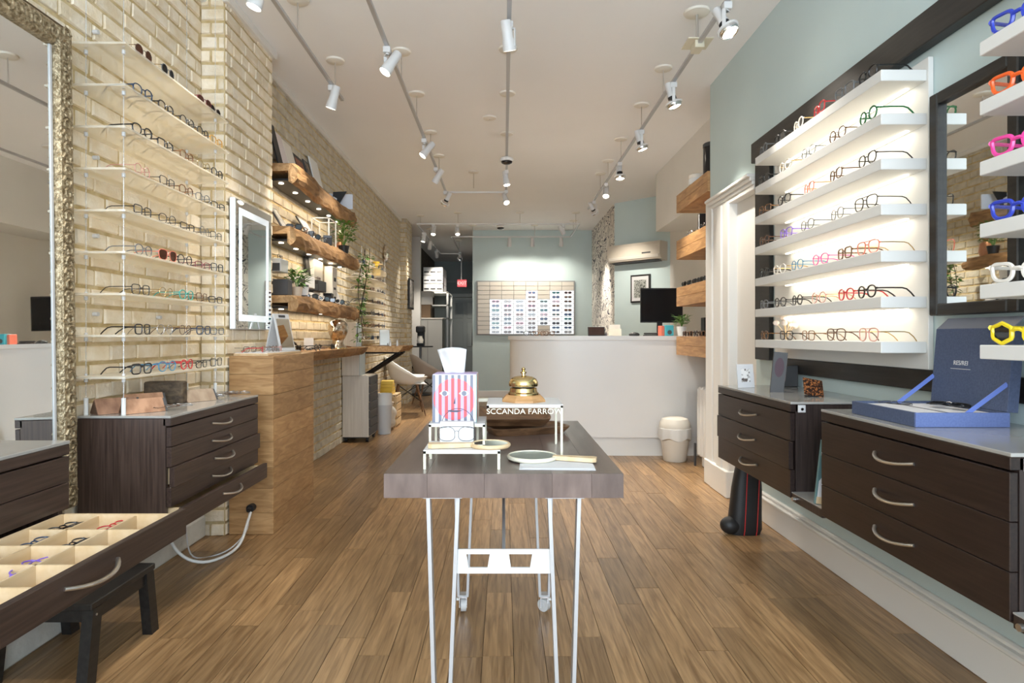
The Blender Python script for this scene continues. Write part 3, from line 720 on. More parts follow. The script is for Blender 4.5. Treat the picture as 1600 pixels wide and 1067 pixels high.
# ---- lit mirror on the chimney breast
lm = thing('lit_mirror', 'wall mirror with a glowing white border on the brick chimney breast', 'mirror', (XP, 3.88, 1.2))
obj('back_box', MB().box(XP + .012, -1.562, 3.60, 4.165, 1.185, 1.955, .003), M['light_grey'], lm)
obj('side_light', MB().box(-1.615 + .03, -1.5605, 3.596, 3.6065, 1.19, 1.95), M['led_mirror'], lm)
obj('mirror_glass', MB().box(-1.562, -1.5585, 3.612, 4.16, 1.19, 1.95), M['mirror'], lm)
bo, bi = .045, .085
for q in ((3.612 + bo, 3.612 + bi, 1.19 + bo, 1.95 - bo), (4.16 - bi, 4.16 - bo, 1.19 + bo, 1.95 - bo), (3.612 + bi, 4.16 - bi, 1.19 + bo, 1.19 + bi), (3.612 + bi, 4.16 - bi, 1.95 - bi, 1.95 - bo)):
    obj('light_strip', MB().box(-1.5586, -1.5572, *q), M['led_mirror'], lm)
# ================================================================ hewn beams
def beam(label, y0, y1, z0, z1, xf, seed, group):
    r = random.Random(seed); t = thing('beam_shelf', label, 'shelf', ((XL + xf) / 2, (y0 + y1) / 2, z0), group=group)
    n, ring = 22, 14
    # an open-bottomed half log: front skin and top board
    vs = []; fs = []
    xw = XL + .02
    prof = [(xw, z1), (xf - .045, z1), (xf - .012, z1 - .010), (xf, z1 - .04), (xf + .004, (z0 + z1) / 2), (xf - .002, z0 + .03), (xf - .015, z0 + .004), (xf - .045, z0), (xf - .065, z0 + .012), (xf - .065, z1 - .055), (xw, z1 - .055)]
    m = len(prof); ph = [r.uniform(0, 6) for _ in range(6)]
    for i in range(n + 1):
        u = i / n; y = y0 + (y1 - y0) * u
        for j, (x_, z_) in enumerate(prof):
            w = 1 if 1 < j < 8 else .3
            dx = w * (.010 * math.sin(5 * u + ph[0]) + .006 * math.sin(14 * u + ph[1] + j * .5) + r.uniform(-.007, .007)) if j not in (0, 10) else 0
            dz = w * (.008 * math.sin(4 * u + ph[2]) + .005 * math.sin(17 * u + ph[3] + j * .3) + r.uniform(-.007, .007)) if j not in (0, 1, 10) else 0
            yy = y + (r.uniform(-.012, .012) if i in (0, n) else 0)
            vs.append((x_ + dx, yy, z_ + dz))
    for i in range(n):
        for j in range(m): fs.append((i*m+j, i*m+(j+1) % m, (i+1)*m+(j+1) % m, (i+1)*m+j))
    b = MB(); b.add(vs, fs); b.add([vs[j] for j in range(m)], [tuple(range(m))], 1); b.add([vs[n*m+j] for j in range(m)], [tuple(range(m))], 1)
    obj('log', b, [M['beam'], M['beam_end']], t)
    p = obj('light_board', MB().box(xw, xf - .075, y0 + .05, y1 - .05, z0 + .03, z0 + .045), M['black'], t)
    for k in range(6):
        yy = y0 + .12 + (y1 - y0 - .24) * k / 5
        obj('puck_light', MB().cyl(((xw + xf) / 2 - .03, yy, z0 + .024), ((xw + xf) / 2 - .03, yy, z0 + .031), .018, n=14), M['led'], p)
    area_light('beam_light', ((xw + xf) / 2 - .04, (y0 + y1) / 2, z0 + .018), (0, 0, 0), .05, y1 - y0 - .2, 2.0, (1.0, .82, .58)).parent = None
    return t
BX1 = -1.475
beam('topmost hollow timber beam shelf, boards leaning on it', 4.42, 6.20, 2.235, 2.375, BX1, 3, 'timber beam shelves')
beam('middle hollow timber beam shelf carrying picture frames and a leafy pot', 4.42, 6.28, 1.80, 1.93, BX1, 5, 'timber beam shelves')
beam('lowest hollow timber beam shelf carrying plants and boxes', 4.42, 6.32, 1.315, 1.437, BX1, 8, 'timber beam shelves')
# live edge ledge behind the pedestal
def slab(name, label, x0, x1, y0, y1, z0, z1, seed, edge='x'):
    r = random.Random(seed); n = 18; t = thing(name, label, 'shelf', ((x0 + x1) / 2, (y0 + y1) / 2, z0)); vs = []
    for i in range(n + 1):
        u = i / n; y = y0 + (y1 - y0) * u; e = .018 * math.sin(9 * u + seed) + .012 * math.sin(23 * u) + r.uniform(-.006, .006)
        vs += [(x0, y, z0), (x0, y, z1), (x1 + e, y, z1), (x1 + e - .012, y, (z0 + z1) / 2 + .005), (x1 + e - .05, y, z0)]
    fs = [(i*5+j, i*5+(j+1) % 5, (i+1)*5+(j+1) % 5, (i+1)*5+j) for i in range(n) for j in range(5)]
    b = MB(); b.add(vs, fs); b.add(vs[:5], [(0, 1, 2, 3, 4)], 1); b.add(vs[-5:], [(0, 1, 2, 3, 4)], 1)
    obj('board', b, [M['beam'], M['beam_end']], t); return t
slab('live_edge_ledge', 'live-edge timber ledge on the brick wall beside the oak pedestal', XL + .02, -1.40, 4.352, 6.55, .955, 1.03, 2)
# ================================================================ things on the beams
def lean_panel(name, label, cat, y0, w, h, z, m, face=None, fm=None, th=.012, xb=-1.53, group=None):
    """a board leaning back against the brick wall"""
    a = math.asin(min(.9, (xb - th - XL - .02) / h)) if h > .05 else 0
    a = min(a, .55)
    Mx = Matrix.Translation((xb, y0, z)) @ Matrix.Rotation(-a, 4, 'Y')
    t = thing(name, label, cat, (xb, y0, z), group=group)
    obj('board', MB().box(-th, 0, 0, w, 0, h, .002).xf(Mx), m, t)
    if fm is not None: obj('picture', MB().box(0, .0015, face, w - face, face, h - face).xf(Mx), fm, t)
    return t
art_red = mat('rust print', (.20, .07, .04), .6, col2=(.34, .15, .09), nscale=(14, 14, 14))
art_grey = mat('grey photo print', (.10, .10, .10), .5, col2=(.50, .48, .44), nscale=(18, 18, 18))
pinkw = mat('pinkish white board', (.70, .62, .60), .6)
B1 = 2.376
lean_panel('display_board', 'black display board nearest the chimney on the top beam', 'board', 4.50, .11, .34, B1, M['black'], group='boards on the top beam', xb=-1.625)
lean_panel('display_board', 'pinkish white board leaning second on the top beam', 'board', 4.63, .13, .31, B1, pinkw, group='boards on the top beam', xb=-1.625)
lean_panel('display_board', 'plain white board leaning third on the top beam', 'board', 4.78, .20, .30, B1, M['warm_white'], group='boards on the top beam', xb=-1.625)
lean_panel('framed_print', 'black-framed rust coloured print on the top beam', 'picture', 5.0, .26, .27, B1, M['black'], .035, art_red, xb=-1.625)
lean_panel('display_board', 'dark carved board beside the tall white panel on the top beam', 'board', 5.28, .14, .29, B1, M['dark_grey'], .02, mat('carved dark relief', (.03, .02, .015), .6, col2=(.30, .22, .16), nscale=(40, 40, 40)), group='boards on the top beam', xb=-1.625)
lean_panel('display_board', 'tallest white panel leaning on the top beam', 'board', 5.44, .24, .36, B1, M['white'], group='boards on the top beam', xb=-1.625)
lean_panel('display_board', 'small white card near the black folder on the top beam', 'board', 5.72, .10, .14, B1, M['paper'], group='boards on the top beam', xb=-1.625)
lean_panel('display_board', 'small grey card against the black folder on the top beam', 'board', 5.83, .07, .12, B1, M['grey'], group='boards on the top beam', xb=-1.625)
f_ = thing('black_folder', 'black wedge-shaped folder standing open on the top beam', 'folder', (-1.6, 5.93, B1))
obj('cover', MB().prism([(-.08, 0), (-.03, 0), (.06, .15), (-.07, .145)], lambda a, b, t: Vector((-1.56 + a, 5.93 + t, B1 + b)), 0, .012), M['black'], f_)
obj('inner_page', MB().prism([(-.075, 0), (-.045, 0), (-.03, .08), (-.065, .10)], lambda a, b, t: Vector((-1.56 + a, 5.92 + t, B1 + b)), 0, .006), M['paper'], f_)
t_ = thing('white_canvas', 'white canvas panel at the far end of the top beam', 'canvas', (-1.58, 6.02, B1), .15)
obj('panel', MB().box(-.12, .115, -.008, .008, 0, .145, .003), mat('bluish white canvas', (.66, .70, .78), .7), t_, local=True)
obj('back_brace', MB().box(-.10, .10, .008, .02, .02, .04), M['pine'], t_, local=True)
# middle beam
B2 = 1.932
lean_panel('framed_photo', 'slim dark-framed photo nearest the chimney on the middle beam', 'picture', 4.50, .14, .19, B2, M['dark_grey'], .018, art_grey, xb=-1.60)
lean_panel('framed_photo', 'black-edged grey panel in the middle of the middle beam', 'picture', 5.10, .24, .24, B2, M['black'], .016, M['grey'], xb=-1.58)
gb = thing('glass_case', 'clear glass display case standing on the middle beam', 'display case', (-1.62, 5.78, B2))
for (a, b) in ((-1.70, 5.50), (-1.55, 5.50), (-1.70, 5.73), (-1.55, 5.73)): obj('edge', MB().box(a - .005, a + .005, b - .005, b + .005, B2, B2 + .26), M['white'], gb)
for zz in (B2 + .255, B2 + .002): obj('rim', MB().box(-1.705, -1.545, 5.495, 5.505, zz, zz + .008).box(-1.705, -1.545, 5.725, 5.735, zz, zz + .008).box(-1.705, -1.695, 5.50, 5.73, zz, zz + .008).box(-1.555, -1.545, 5.50, 5.73, zz, zz + .008), M['white'], gb)
obj('pane', MB().box(-1.552, -1.549, 5.505, 5.725, B2 + .01, B2 + .255), M['lens'], gb); obj('pane', MB().box(-1.695, -1.555, 5.499, 5.502, B2 + .01, B2 + .255), M['lens'], gb)
def simple_box(name, label, cat, x, y, z, sx, sy, sz, m, rz=0, lid=None, group=None, c=.004):
    t = thing(name, label, cat, (x, y, z), rz, group)
    obj('body', MB().box(-sx/2, sx/2, -sy/2, sy/2, 0, sz, c), m, t, local=True)
    if lid is not None: obj('lid', MB().box(-sx/2 - .002, sx/2 + .002, -sy/2 - .002, sy/2 + .002, sz - sz * .25, sz + .001, .002), lid, t, local=True)
    return t
simple_box('camera_box', 'small black box beside the leafy pot on the middle beam', 'box', -1.535, 5.42, B2, .07, .07, .085, M['black'], .2, M['black_gloss'])
def leaf_mb(n, spread, hgt, ln, wd, seed, droop=.3, base=(0, 0, 0)):
    r = random.Random(seed); b = MB()
    for i in range(n):
        a = r.uniform(0, 2 * PI); rr = r.uniform(.0, spread); z = r.uniform(.15, 1) * hgt
        c = Vector((base[0] + rr * math.cos(a), base[1] + rr * math.sin(a), base[2] + z))
        d = Vector((math.cos(a) + r.uniform(-.5, .5), math.sin(a) + r.uniform(-.5, .5), r.uniform(-.2, .9) - droop)).normalized()
        s = d.cross(Vector((0, 0, 1))).normalized(); L = ln * r.uniform(.7, 1.2); w = wd * r.uniform(.7, 1.2); up = s.cross(d)
        b.add([c, c + d*L*.45 + s*w + up*w*.25, c + d*L, c + d*L*.45 - s*w + up*w*.25, c + d*L*.45], [(0, 1, 4), (1, 2, 4), (2, 3, 4), (3, 0, 4)])
    return b
def plant(label, x, y, z, potm, pr, ph, n, spread, hgt, ln, wd, seed, stems=5, droop=.2):
    t = thing('potted_plant', label, 'plant', (x, y, z))
    p = obj('pot', MB().lathe([(pr * .72, 0), (pr * .95, ph * .9), (pr, ph), (pr * .86, ph), (pr * .8, ph * .85), (.0, ph * .85)], (x, y, z), 18), potm, t, True)
    obj('soil', MB().cyl((x, y, z + ph * .84), (x, y, z + ph * .88), pr * .82, n=16), M['soil'], p)
    r = random.Random(seed); s = MB()
    for i in range(stems):
        a = r.uniform(0, 2 * PI); e = Vector((x + spread * .7 * math.cos(a), y + spread * .7 * math.sin(a), z + ph + hgt * r.uniform(.5, .95)))
        s.tube(smoothpts([(x, y, z + ph * .85), ((x + e.x) / 2, (y + e.y) / 2, z + ph + hgt * .45), e], 3), .003, 5)
    obj('stem', s, M['soil'] if droop > .3 else M['green'], t, kind='stuff')
    obj('foliage', leaf_mb(n, spread, hgt, ln, wd, seed, droop, (x, y, z + ph)), M['green'], t, kind='stuff'); return t
plant('bonsai-like leafy plant in a black and white pot on the middle beam', -1.54, 5.98, B2, M['black'], .055, .08, 150, .13, .22, .055, .016, 4, 7)
def trail():
    t = thing('trailing_vine', 'green trailing vine hanging from the middle beam past the lowest beam', 'plant', (-1.5, 6.3, 1.9)); r = random.Random(3)
    st, lv = MB(), MB()
    for k, (x0, y0, zl) in enumerate(((-1.44, 6.36, 1.08), (-1.42, 6.42, 1.14), (-1.46, 6.44, 1.25))):
        pts = []; n = 16
        for i in range(n):
            u = i / (n - 1); pts.append((x0 + .035 * math.sin(5 * u + k) - .02 * u, y0 + .04 * math.cos(4 * u + k), 2.05 - (2.05 - zl) * u))
        st.tube(pts, .0035, 5)
        for i in range(2, n):
            if r.random() < .85:
                q = leaf_mb(7, .03, .05, .06, .018, k * 50 + i, .45, pts[i]); lv.add(q.v, q.f)
    obj('stem', st, M['soil'], t); obj('foliage', lv, M['green'], t, kind='stuff')
trail()
for k, (yy, c, ln) in enumerate([(4.58, 'black', 'lens_dark'), (4.72, 'tortoise', 'lens'), (4.88, 'black', 'lens_dark'), (5.06, 'black', 'lens_dark'), (5.22, 'black', 'lens')]):
    glasses('%s frame lying on the middle beam, %s from the chimney' % (CN[c], ORD[k]), (-1.545, yy, B2 + .001), .35 + RN.uniform(-.2, .2), c, RN.choice(['round', 'panto', 'square']), .0030, ln, 'frames on the middle beam', scale=.85)
or_ = thing('copper_ornament', 'copper and white figurine beside the vine on the middle beam', 'ornament', (-1.62, 6.18, B2))
obj('body', MB().lathe([(.045, 0), (.06, .05), (.05, .12), (.02, .16), (.035, .20), (.0, .235)], (-1.62, 6.18, B2), 16), mat('copper glaze', (.55, .26, .15), .3, .3), or_, True)
obj('cap', MB().ball((-1.62, 6.18, B2 + .24), .03), M['warm_white'], or_, True)
# lowest beam
B3 = 1.439
simple_box('grey_planter_box', 'dark grey square planter box nearest the chimney on the lowest beam', 'box', -1.62, 4.49, B3, .15, .10, .115, M['dark_grey'])
plant('spiky green plant in a pale clay pot on the lowest beam', -1.555, 4.67, B3, M['terracotta'], .042, .075, 90, .06, .13, .09, .013, 9, 5)
cp = thing('cup', 'clear and black cup beside the clay pot on the lowest beam', 'cup', (-1.55, 4.80, B3))
obj('wall', MB().lathe([(.032, 0), (.042, .10), (.038, .10), (.030, .008), (0, .008)], (-1.55, 4.80, B3), 18), M['dark_grey'], cp, True); obj('band', MB().lathe([(.0345, .02), (.0415, .085), (.0425, .085), (.0355, .02)], (-1.55, 4.80, B3), 18), M['light_grey'], cp, True)
for k, (yy, c, ln, s) in enumerate([(4.95, 'black', 'lens_dark', 'square'), (5.12, 'clear', 'lens', 'round'), (5.28, 'black', 'lens_dark', 'panto'), (5.45, 'black', 'lens_dark', 'square'), (5.62, 'clear', 'lens_dark', 'panto'), (5.78, 'black', 'lens_dark', 'round'), (5.95, 'black', 'lens', 'square')]):
    glasses('%s %s frame on the lowest beam, %s from the clay pot' % (CN[c], s, ORD[k]), (-1.535, yy, B3 + .001), .3 + RN.uniform(-.2, .2), c, s, .0034, ln, 'frames on the lowest beam', scale=.85)
simple_box('display_block', 'cream slanted display block in the middle of the lowest beam', 'box', -1.665, 5.02, B3, .08, .22, .13, M['tile'])
simple_box('display_block', 'white display block behind the frames on the lowest beam', 'box', -1.665, 5.26, B3, .08, .14, .075, M['white'])
simple_box('black_case', 'black camera-like case on the lowest beam under the printed box', 'box', -1.625, 5.76, B3, .07, .10, .10, M['black'], .1, M['black_gloss'])
def print_box(label, y, w, h, z, mark, xb=-1.64):
    t = thing('printed_box', label, 'box', (xb, y, z)); obj('carton', MB().box(xb - .08, xb, y, y + w, z, z + h, .003), M['warm_white'], t)
    for (a, b, c, d) in mark: obj('print', MB().box(xb, xb + .001, y + a * w, y + b * w, z + c * h, z + d * h), M['black'], t)
print_box('tall white carton with a small black figure print on the lowest beam', 5.44, .26, .40, B3 + .001, [(.55, .68, .30, .38), (.74, .88, .30, .38)], -1.66)
print_box('narrow white carton with three black motifs beside the framed card', 5.84, .16, .36, B3 + .001, [(.3, .75, .62, .72), (.25, .7, .40, .46), (.3, .75, .16, .22)], -1.61)
lean_panel('framed_card', 'white card in a thin black frame at the far end of the lowest beam', 'picture', 6.05, .16, .27, B3, M['black'], .012, M['paper'], xb=-1.60)
lean_panel('display_board', 'tall black panel behind the white carton on the lowest beam', 'board', 5.34, .10, .40, B3, M['black'], xb=-1.66)
# small wall boxes holding single frames
for k, (yy, z, w, m, lab) in enumerate([(4.45, 1.61, .16, M['white'], 'white wall cube under the middle beam nearest the chimney'), (5.02, 1.545, .24, M['white'], 'white wall cube with a dark end beside the black one'), (5.36, 1.535, .24, M['black'], 'black wall cube under the middle beam')]):
    t = thing('wall_cube', lab, 'wall shelf', (XL + .01, yy, z), group='wall cubes holding frames')
    obj('block', MB().box(XL + .008, -1.60, yy, yy + w, z, z + .095, .003), m, t)
    obj('end_panel', MB().box(XL + .02, -1.605, yy - .003, yy, z + .004, z + .06), M['dark_grey'], t)
    glasses(['black frame standing on the white cube nearest the chimney', 'clear frame standing on the white cube with dark end', 'brown frame standing on the black wall cube'][k], (-1.63, yy + w / 2, z + .096), PI / 2, ('black', 'clear', 'brown')[k], 'square', .0030, scale=.72, group='frames on wall cubes')
# things on the ledge
hd = thing('mosaic_head', 'mirror mosaic mannequin head on the live-edge ledge', 'sculpture', (-1.50, 5.62, 1.03))
hb = MB().lathe([(.075, 0), (.072, .02), (.05, .045), (.048, .075), (.07, .10), (.092, .15), (.098, .19), (.088, .225), (.06, .25), (.025, .262), (0, .264)], (0, 0, 0), 22)
hb.v = [(x * (.92 if z > .08 else 1), y * (1.08 if z > .08 else 1) - (.022 * math.exp(-((z - .15) / .02) ** 2) if y < -.07 and abs(x) < .03 else 0), z) for x, y, z in hb.v]
obj('head', hb.xf(Matrix.Translation((-1.50, 5.62, 1.03))), M['silver_ball'], hd, True)
obj('base', MB().cyl((-1.50, 5.62, 1.031), (-1.50, 5.62, 1.04), .082, n=22), M['brass'], hd, True)
for k, (xx, yy, c, s) in enumerate([(-1.46, 4.42, 'black', 'square'), (-1.50, 4.55, 'black', 'panto'), (-1.44, 4.66, 'black', 'square'), (-1.52, 4.72, 'tortoise', 'round'), (-1.45, 4.85, 'black', 'round'), (-1.50, 4.98, 'black', 'square'), (-1.46, 5.12, 'brown', 'panto'), (-1.46, 5.32, 'black', 'panto'), (-1.45, 5.86, 'tortoise', 'square')]):
    glasses('%s %s frame lying on the live-edge ledge, %s from the pedestal' % (CN[c], s, ORD[k]), (xx, yy, 1.0315), RN.uniform(.8, 2.3), c, s, .0035, 'lens_dark' if k % 2 else 'lens', 'frames on the live-edge ledge', folded=(k % 3 != 1))
th_ = thing('headset_stand', 'black stand with straps on the live-edge ledge', 'stand', (-1.62, 4.62, 1.031))
obj('post', MB().box(-1.645, -1.605, 4.60, 4.64, 1.031, 1.125, .004), M['black'], th_); obj('strap', MB().tube(smoothpts([(-1.69, 4.55, 1.09), (-1.66, 4.60, 1.135), (-1.61, 4.64, 1.125), (-1.57, 4.70, 1.08)]), .008, 6), M['black'], th_, True)
cd = thing('place_card', 'small white card standing on the live-edge ledge', 'card', (-1.64, 5.22, 1.031)); obj('card', MB().box(-1.68, -1.60, 5.22, 5.226, 1.031, 1.13), M['paper'], cd)
obj('foot', MB().box(-1.66, -1.62, 5.225, 5.25, 1.031, 1.037), M['paper'], cd)
# ---- ash panel and drawer pedestal on castors
ap = thing('ash_panel', 'upright pale ash divider panel behind the live-edge ledge', 'panel', (-1.6, 6.66, .71))
obj('upper_board', MB().box(XL + .02, -1.57, 6.60, 6.64, 1.031, 1.29, .002), M['pale_wood'], ap); obj('upper_edge', MB().box(-1.57, -1.565, 6.60, 6.82, 1.031, 1.28), mat('blue grey edging', (.32, .36, .37), .5), ap)
obj('lower_board', MB().box(XL + .02, -1.535, 6.60, 6.64, .722, 1.03, .002), M['pale_wood'], ap); obj('lower_edge', MB().box(-1.535, -1.53, 6.60, 6.86, .722, 1.03), bpy.data.materials['blue grey edging'], ap)
pc = thing('rolling_drawer_unit', 'pale ash drawer unit with dark fronts on black castors', 'cabinet', (-1.58, 6.85, 0))
obj('carcass', MB().box(XL + .015, -1.445, 6.64, 7.08, .06, .72, .003), M['pale_wood'], pc)
for k in range(7): obj('drawer', MB().box(-1.445, -1.432, 6.65, 7.07, .075 + k * .091, .160 + k * .091, .003), M['dark_grey'], pc)
for xx in (-1.70, -1.47):
    for yy in (6.70, 7.02):
        c = obj('castor', MB().cyl((xx - .012, yy, .03), (xx + .012, yy, .03), .029, n=14).box(xx - .016, xx + .016, yy - .012, yy + .02, .04, .061), M['black'], pc, True)
obj('base_board', MB().box(XL + .02, -1.45, 6.65, 7.07, .05, .062), M['black'], pc)
# ---- far rack of little acrylic shelves
fr_ = thing('acrylic_wall_rack', 'clear acrylic shelf rack far down the brick wall beyond the vine', 'display rack', (-1.6, 7.5, 1.0))
ZR = [1.10 + .14 * k for k in range(7)]
for z in ZR:
    pts = [(XL + .015, 6.80), (-1.56, 6.80)] + [(-1.56 + .10 * math.sin(PI * i / 10), 6.80 + 1.45 * i / 10) for i in range(1, 10)] + [(-1.56, 8.25), (XL + .015, 8.25)]
    obj('shelf', MB().prism(pts, lambda a, b, t: Vector((a, b, t)), z - .01, z), M['acrylic'], fr_)
for yy in (6.86, 8.19): obj('rod', MB().cyl((-1.57, yy, 1.03), (-1.57, yy, 2.15), .004, n=8), M['acrylic_edge'], fr_)
for r, z in enumerate(ZR):
    for k in range(5):
        c = RN.choice(['black', 'black', 'tortoise', 'grey', 'navy', 'brown', 'clear'])
        glasses('%s frame, %s from near end, %s small acrylic shelf up, far rack' % (CN[c], ORD[k], ORD[r]), (-1.575 + .07 * math.sin(PI * (k + .5) / 5), 6.92 + .29 * k, z + .001), PI / 2 + RN.uniform(-.2, .2), c, RN.choice(['square', 'round', 'panto']), .0032, RN.choice(['lens', 'lens', 'lens_dark']), 'frames on the far acrylic rack')
rm = thing('round_mirror', 'round metal bowl mirror hung high on the far brick wall', 'mirror', (XL + .02, 9.0, 2.33)); mb = MB().lathe([(.125, 0), (.13, .02), (.12, .03), (.06, .05), (0, .06)], (0, 0, 0), 26); mb.xf(Matrix.Translation((XL + .012, 9.0, 2.33)) @ Matrix.Rotation(PI / 2, 4, 'Y')); obj('dish', mb, M['silver_ball'], rm, True)
obj('hook', MB().cyl((XL + .005, 9.0, 2.46), (XL + .03, 9.0, 2.46), .008, n=8), M['nickel'], rm)
yb = thing('yellow_bag', 'yellow ribboned pouch standing on the far rack top', 'pouch', (-1.68, 8.19, 1.941)); obj('pouch', MB().lathe([(.05, 0), (.06, .05), (.05, .11), (.03, .14), (.05, .18)], (-1.68, 8.19, 1.941), 12), M['yellow'], yb, True); obj('tie', MB().tube([(-1.62 + .032 * math.cos(a), 8.12 + .032 * math.sin(a), 2.08) for a in [i * PI / 6 for i in range(12)]], .006, 5, True), M['pine'], yb)
# ---- second ledge with brackets
s2 = slab('live_edge_desk', 'live-edge timber desk slab on black brackets beyond the ash panel', XL + .02, -1.12, 6.90, 7.62, .965, 1.03, 6)
for yy in (7.16, 7.54): obj('bracket', MB().tube([(XL + .02, yy, .62), (-1.22, yy, .945)], .016, 4).box(XL + .005, XL + .03, yy - .016, yy + .016, .58, .965).box(XL + .02, -1.2, yy - .014, yy + .014, .94, .964), M['black'], s2)
dm_ = thing('desk_mirror', 'small grey tilted mirror standing on the desk slab', 'mirror', (-1.36, 7.1, 1.031), .3); obj('frame', MB().box(-.06, .06, -.006, .006, 0, .19, .004).xf(Matrix.Rotation(-.18, 4, 'X')), M['grey'], dm_, local=True); obj('glass', MB().box(-.052, .052, -.0075, -.006, .008, .182).xf(Matrix.Rotation(-.18, 4, 'X')), M['mirror'], dm_, local=True)
for k, (xx, lab) in enumerate(((-1.28, 'small steel bottle nearer the wall on the desk slab'), (-1.20, 'small steel bottle at the tip of the desk slab'))):
    t = thing('bottle', lab, 'bottle', (xx, 7.0, 1.031), group='bottles on the desk slab'); obj('body', MB().lathe([(.014, 0), (.014, .04), (.006, .055), (.006, .07), (0, .07)], (xx, 7.0, 1.031), 12), M['steel'], t, True)
# ---- shell armchairs
def shell_chair(label, x, y, rz, m):
    t = thing('shell_armchair', label, 'chair', (x, y, 0), rz, 'shell armchairs')
    b = MB(); n, k = 16, 9; vs = []
    for i in range(n + 1):
        a = -PI * .80 + 2 * PI * .80 * i / n        # around the back
        hgt = .84 if abs(a) < .5 else max(.56, .84 - (abs(a) - .5) * .20 - max(0, abs(a) - 1.6) * .10)
        for j in range(k + 1):
            u = j / k; r = .06 + .24 * math.sin(u * PI / 2) ** .8; z = .44 + (hgt - .44) * u ** 2.1
            if u > .8: r += .035 * (u - .8) / .2
            vs.append((r * 1.02 * math.sin(a), -r * math.cos(a) * 1.0 + .0, z))
    fs = [(i*(k+1)+j, i*(k+1)+j+1, (i+1)*(k+1)+j+1, (i+1)*(k+1)+j) for i in range(n) for j in range(k)]
    b.add(vs, fs); c = len(b.v); b.add([(0, .26, .445), (.22, .26, .455), (-.22, .26, .455), (0, 0, .438), (.27, .1, .47), (-.27, .1, .47)], [(0, 1, 4, 3), (0, 3, 5, 2)])
    o = obj('shell', b, m, t, True, local=True); md = o.modifiers.new('thick', 'SOLIDIFY'); md.thickness = .010
    for sx in (-1, 1):
        for sy in (-1, 1): obj('leg', MB().cyl((sx * .13, sy * .13, .43), (sx * .25, sy * .24, 0), .014, .009, n=10), M['walnut'], t, True, local=True)
    obj('wire_brace', MB().tube([(-.19, -.18, .2), (.13, .13, .42)], .005, 6).tube([(.19, -.18, .2), (-.13, .13, .42)], .005, 6).tube([(-.19, .18, .2), (.13, -.13, .42)], .005, 6).tube([(.19, .18, .2), (-.13, -.13, .42)], .005, 6), M['black'], t, local=True)
shell_chair('white moulded shell armchair with dowel legs beside the desk slab', -1.40, 9.05, -1.35, M['white'])
shell_chair('taupe moulded shell armchair partly behind the white one', -1.22, 10.25, -1.2, mat('taupe shell', (.36, .31, .27), .5))
# ---- things on the floor beyond the drawer unit
tb = thing('tall_bin', 'tall white and grey bin beside the rolling drawer unit', 'bin', (-1.36, 7.25, 0)); obj('lower', MB().lathe([(.075, 0), (.09, .34), (.0, .34)], (-1.40, 7.28, 0), 20), M['light_grey'], tb, True); obj('upper', MB().lathe([(.09, .34), (.092, .47), (.085, .47), (.08, .36), (0, .35)], (-1.40, 7.28, 0), 20), M['white'], tb, True)
cr = thing('pine_crate', 'slatted pine crate on the floor under the desk slab', 'crate', (-1.48, 7.95, 0))
for k in range(4): 
    obj('slat', MB().box(-1.352, -1.34, 7.78, 8.12, .02 + k * .095, .095 + k * .095, .002), M['pine'], cr); obj('slat', MB().box(-1.64, -1.352, 7.778, 7.79, .02 + k * .095, .095 + k * .095, .002), M['pine'], cr)
for k in range(4): obj('top_slat', MB().box(-1.64, -1.345, 7.79 + k * .085, 7.86 + k * .085, .395, .407, .002), M['pine'], cr)
obj('corner_post', MB().box(-1.37, -1.352, 7.79, 7.81, .0, .395).box(-1.37, -1.352, 8.09, 8.11, 0, .395).box(-1.64, -1.62, 7.79, 7.81, 0, .395).box(-1.64, -1.62, 8.09, 8.11, 0, .395), M['pine'], cr)
for k in range(4):
    t = thing('yellow_carton', 'small yellow carton, %s up in the stack on the pine crate' % ORD[k], 'box', (-1.48, 7.92, .408 + k * .042), .06 * k - .1, 'yellow cartons'); obj('carton', MB().box(-.075, .075, -.09, .09, 0, .040, .002), M['yellow'], t, local=True); obj('flap_line', MB().box(.075, .0756, -.09, .09, .018, .022), M['pine'], t, local=True)
sk = thing('cloth_sack', 'crumpled cream cloth sack slumped against the pine crate', 'sack', (-1.34, 7.66, 0)); sb = MB().ball((-1.40, 7.64, .15), .075, .10, .15, 20, 14); r = random.Random(2); sb.v = [(x + .014 * math.sin(40 * z + 9 * y), y + .012 * math.sin(35 * x + 20 * z), max(0, z + .010 * math.sin(50 * x))) for x, y, z in sb.v]; obj('sack', sb, M['tile'], sk, True); obj('neck', MB().lathe([(.03, .27), (.05, .33), (.045, .335)], (-1.40, 7.64, 0), 12), M['tile'], sk, True)
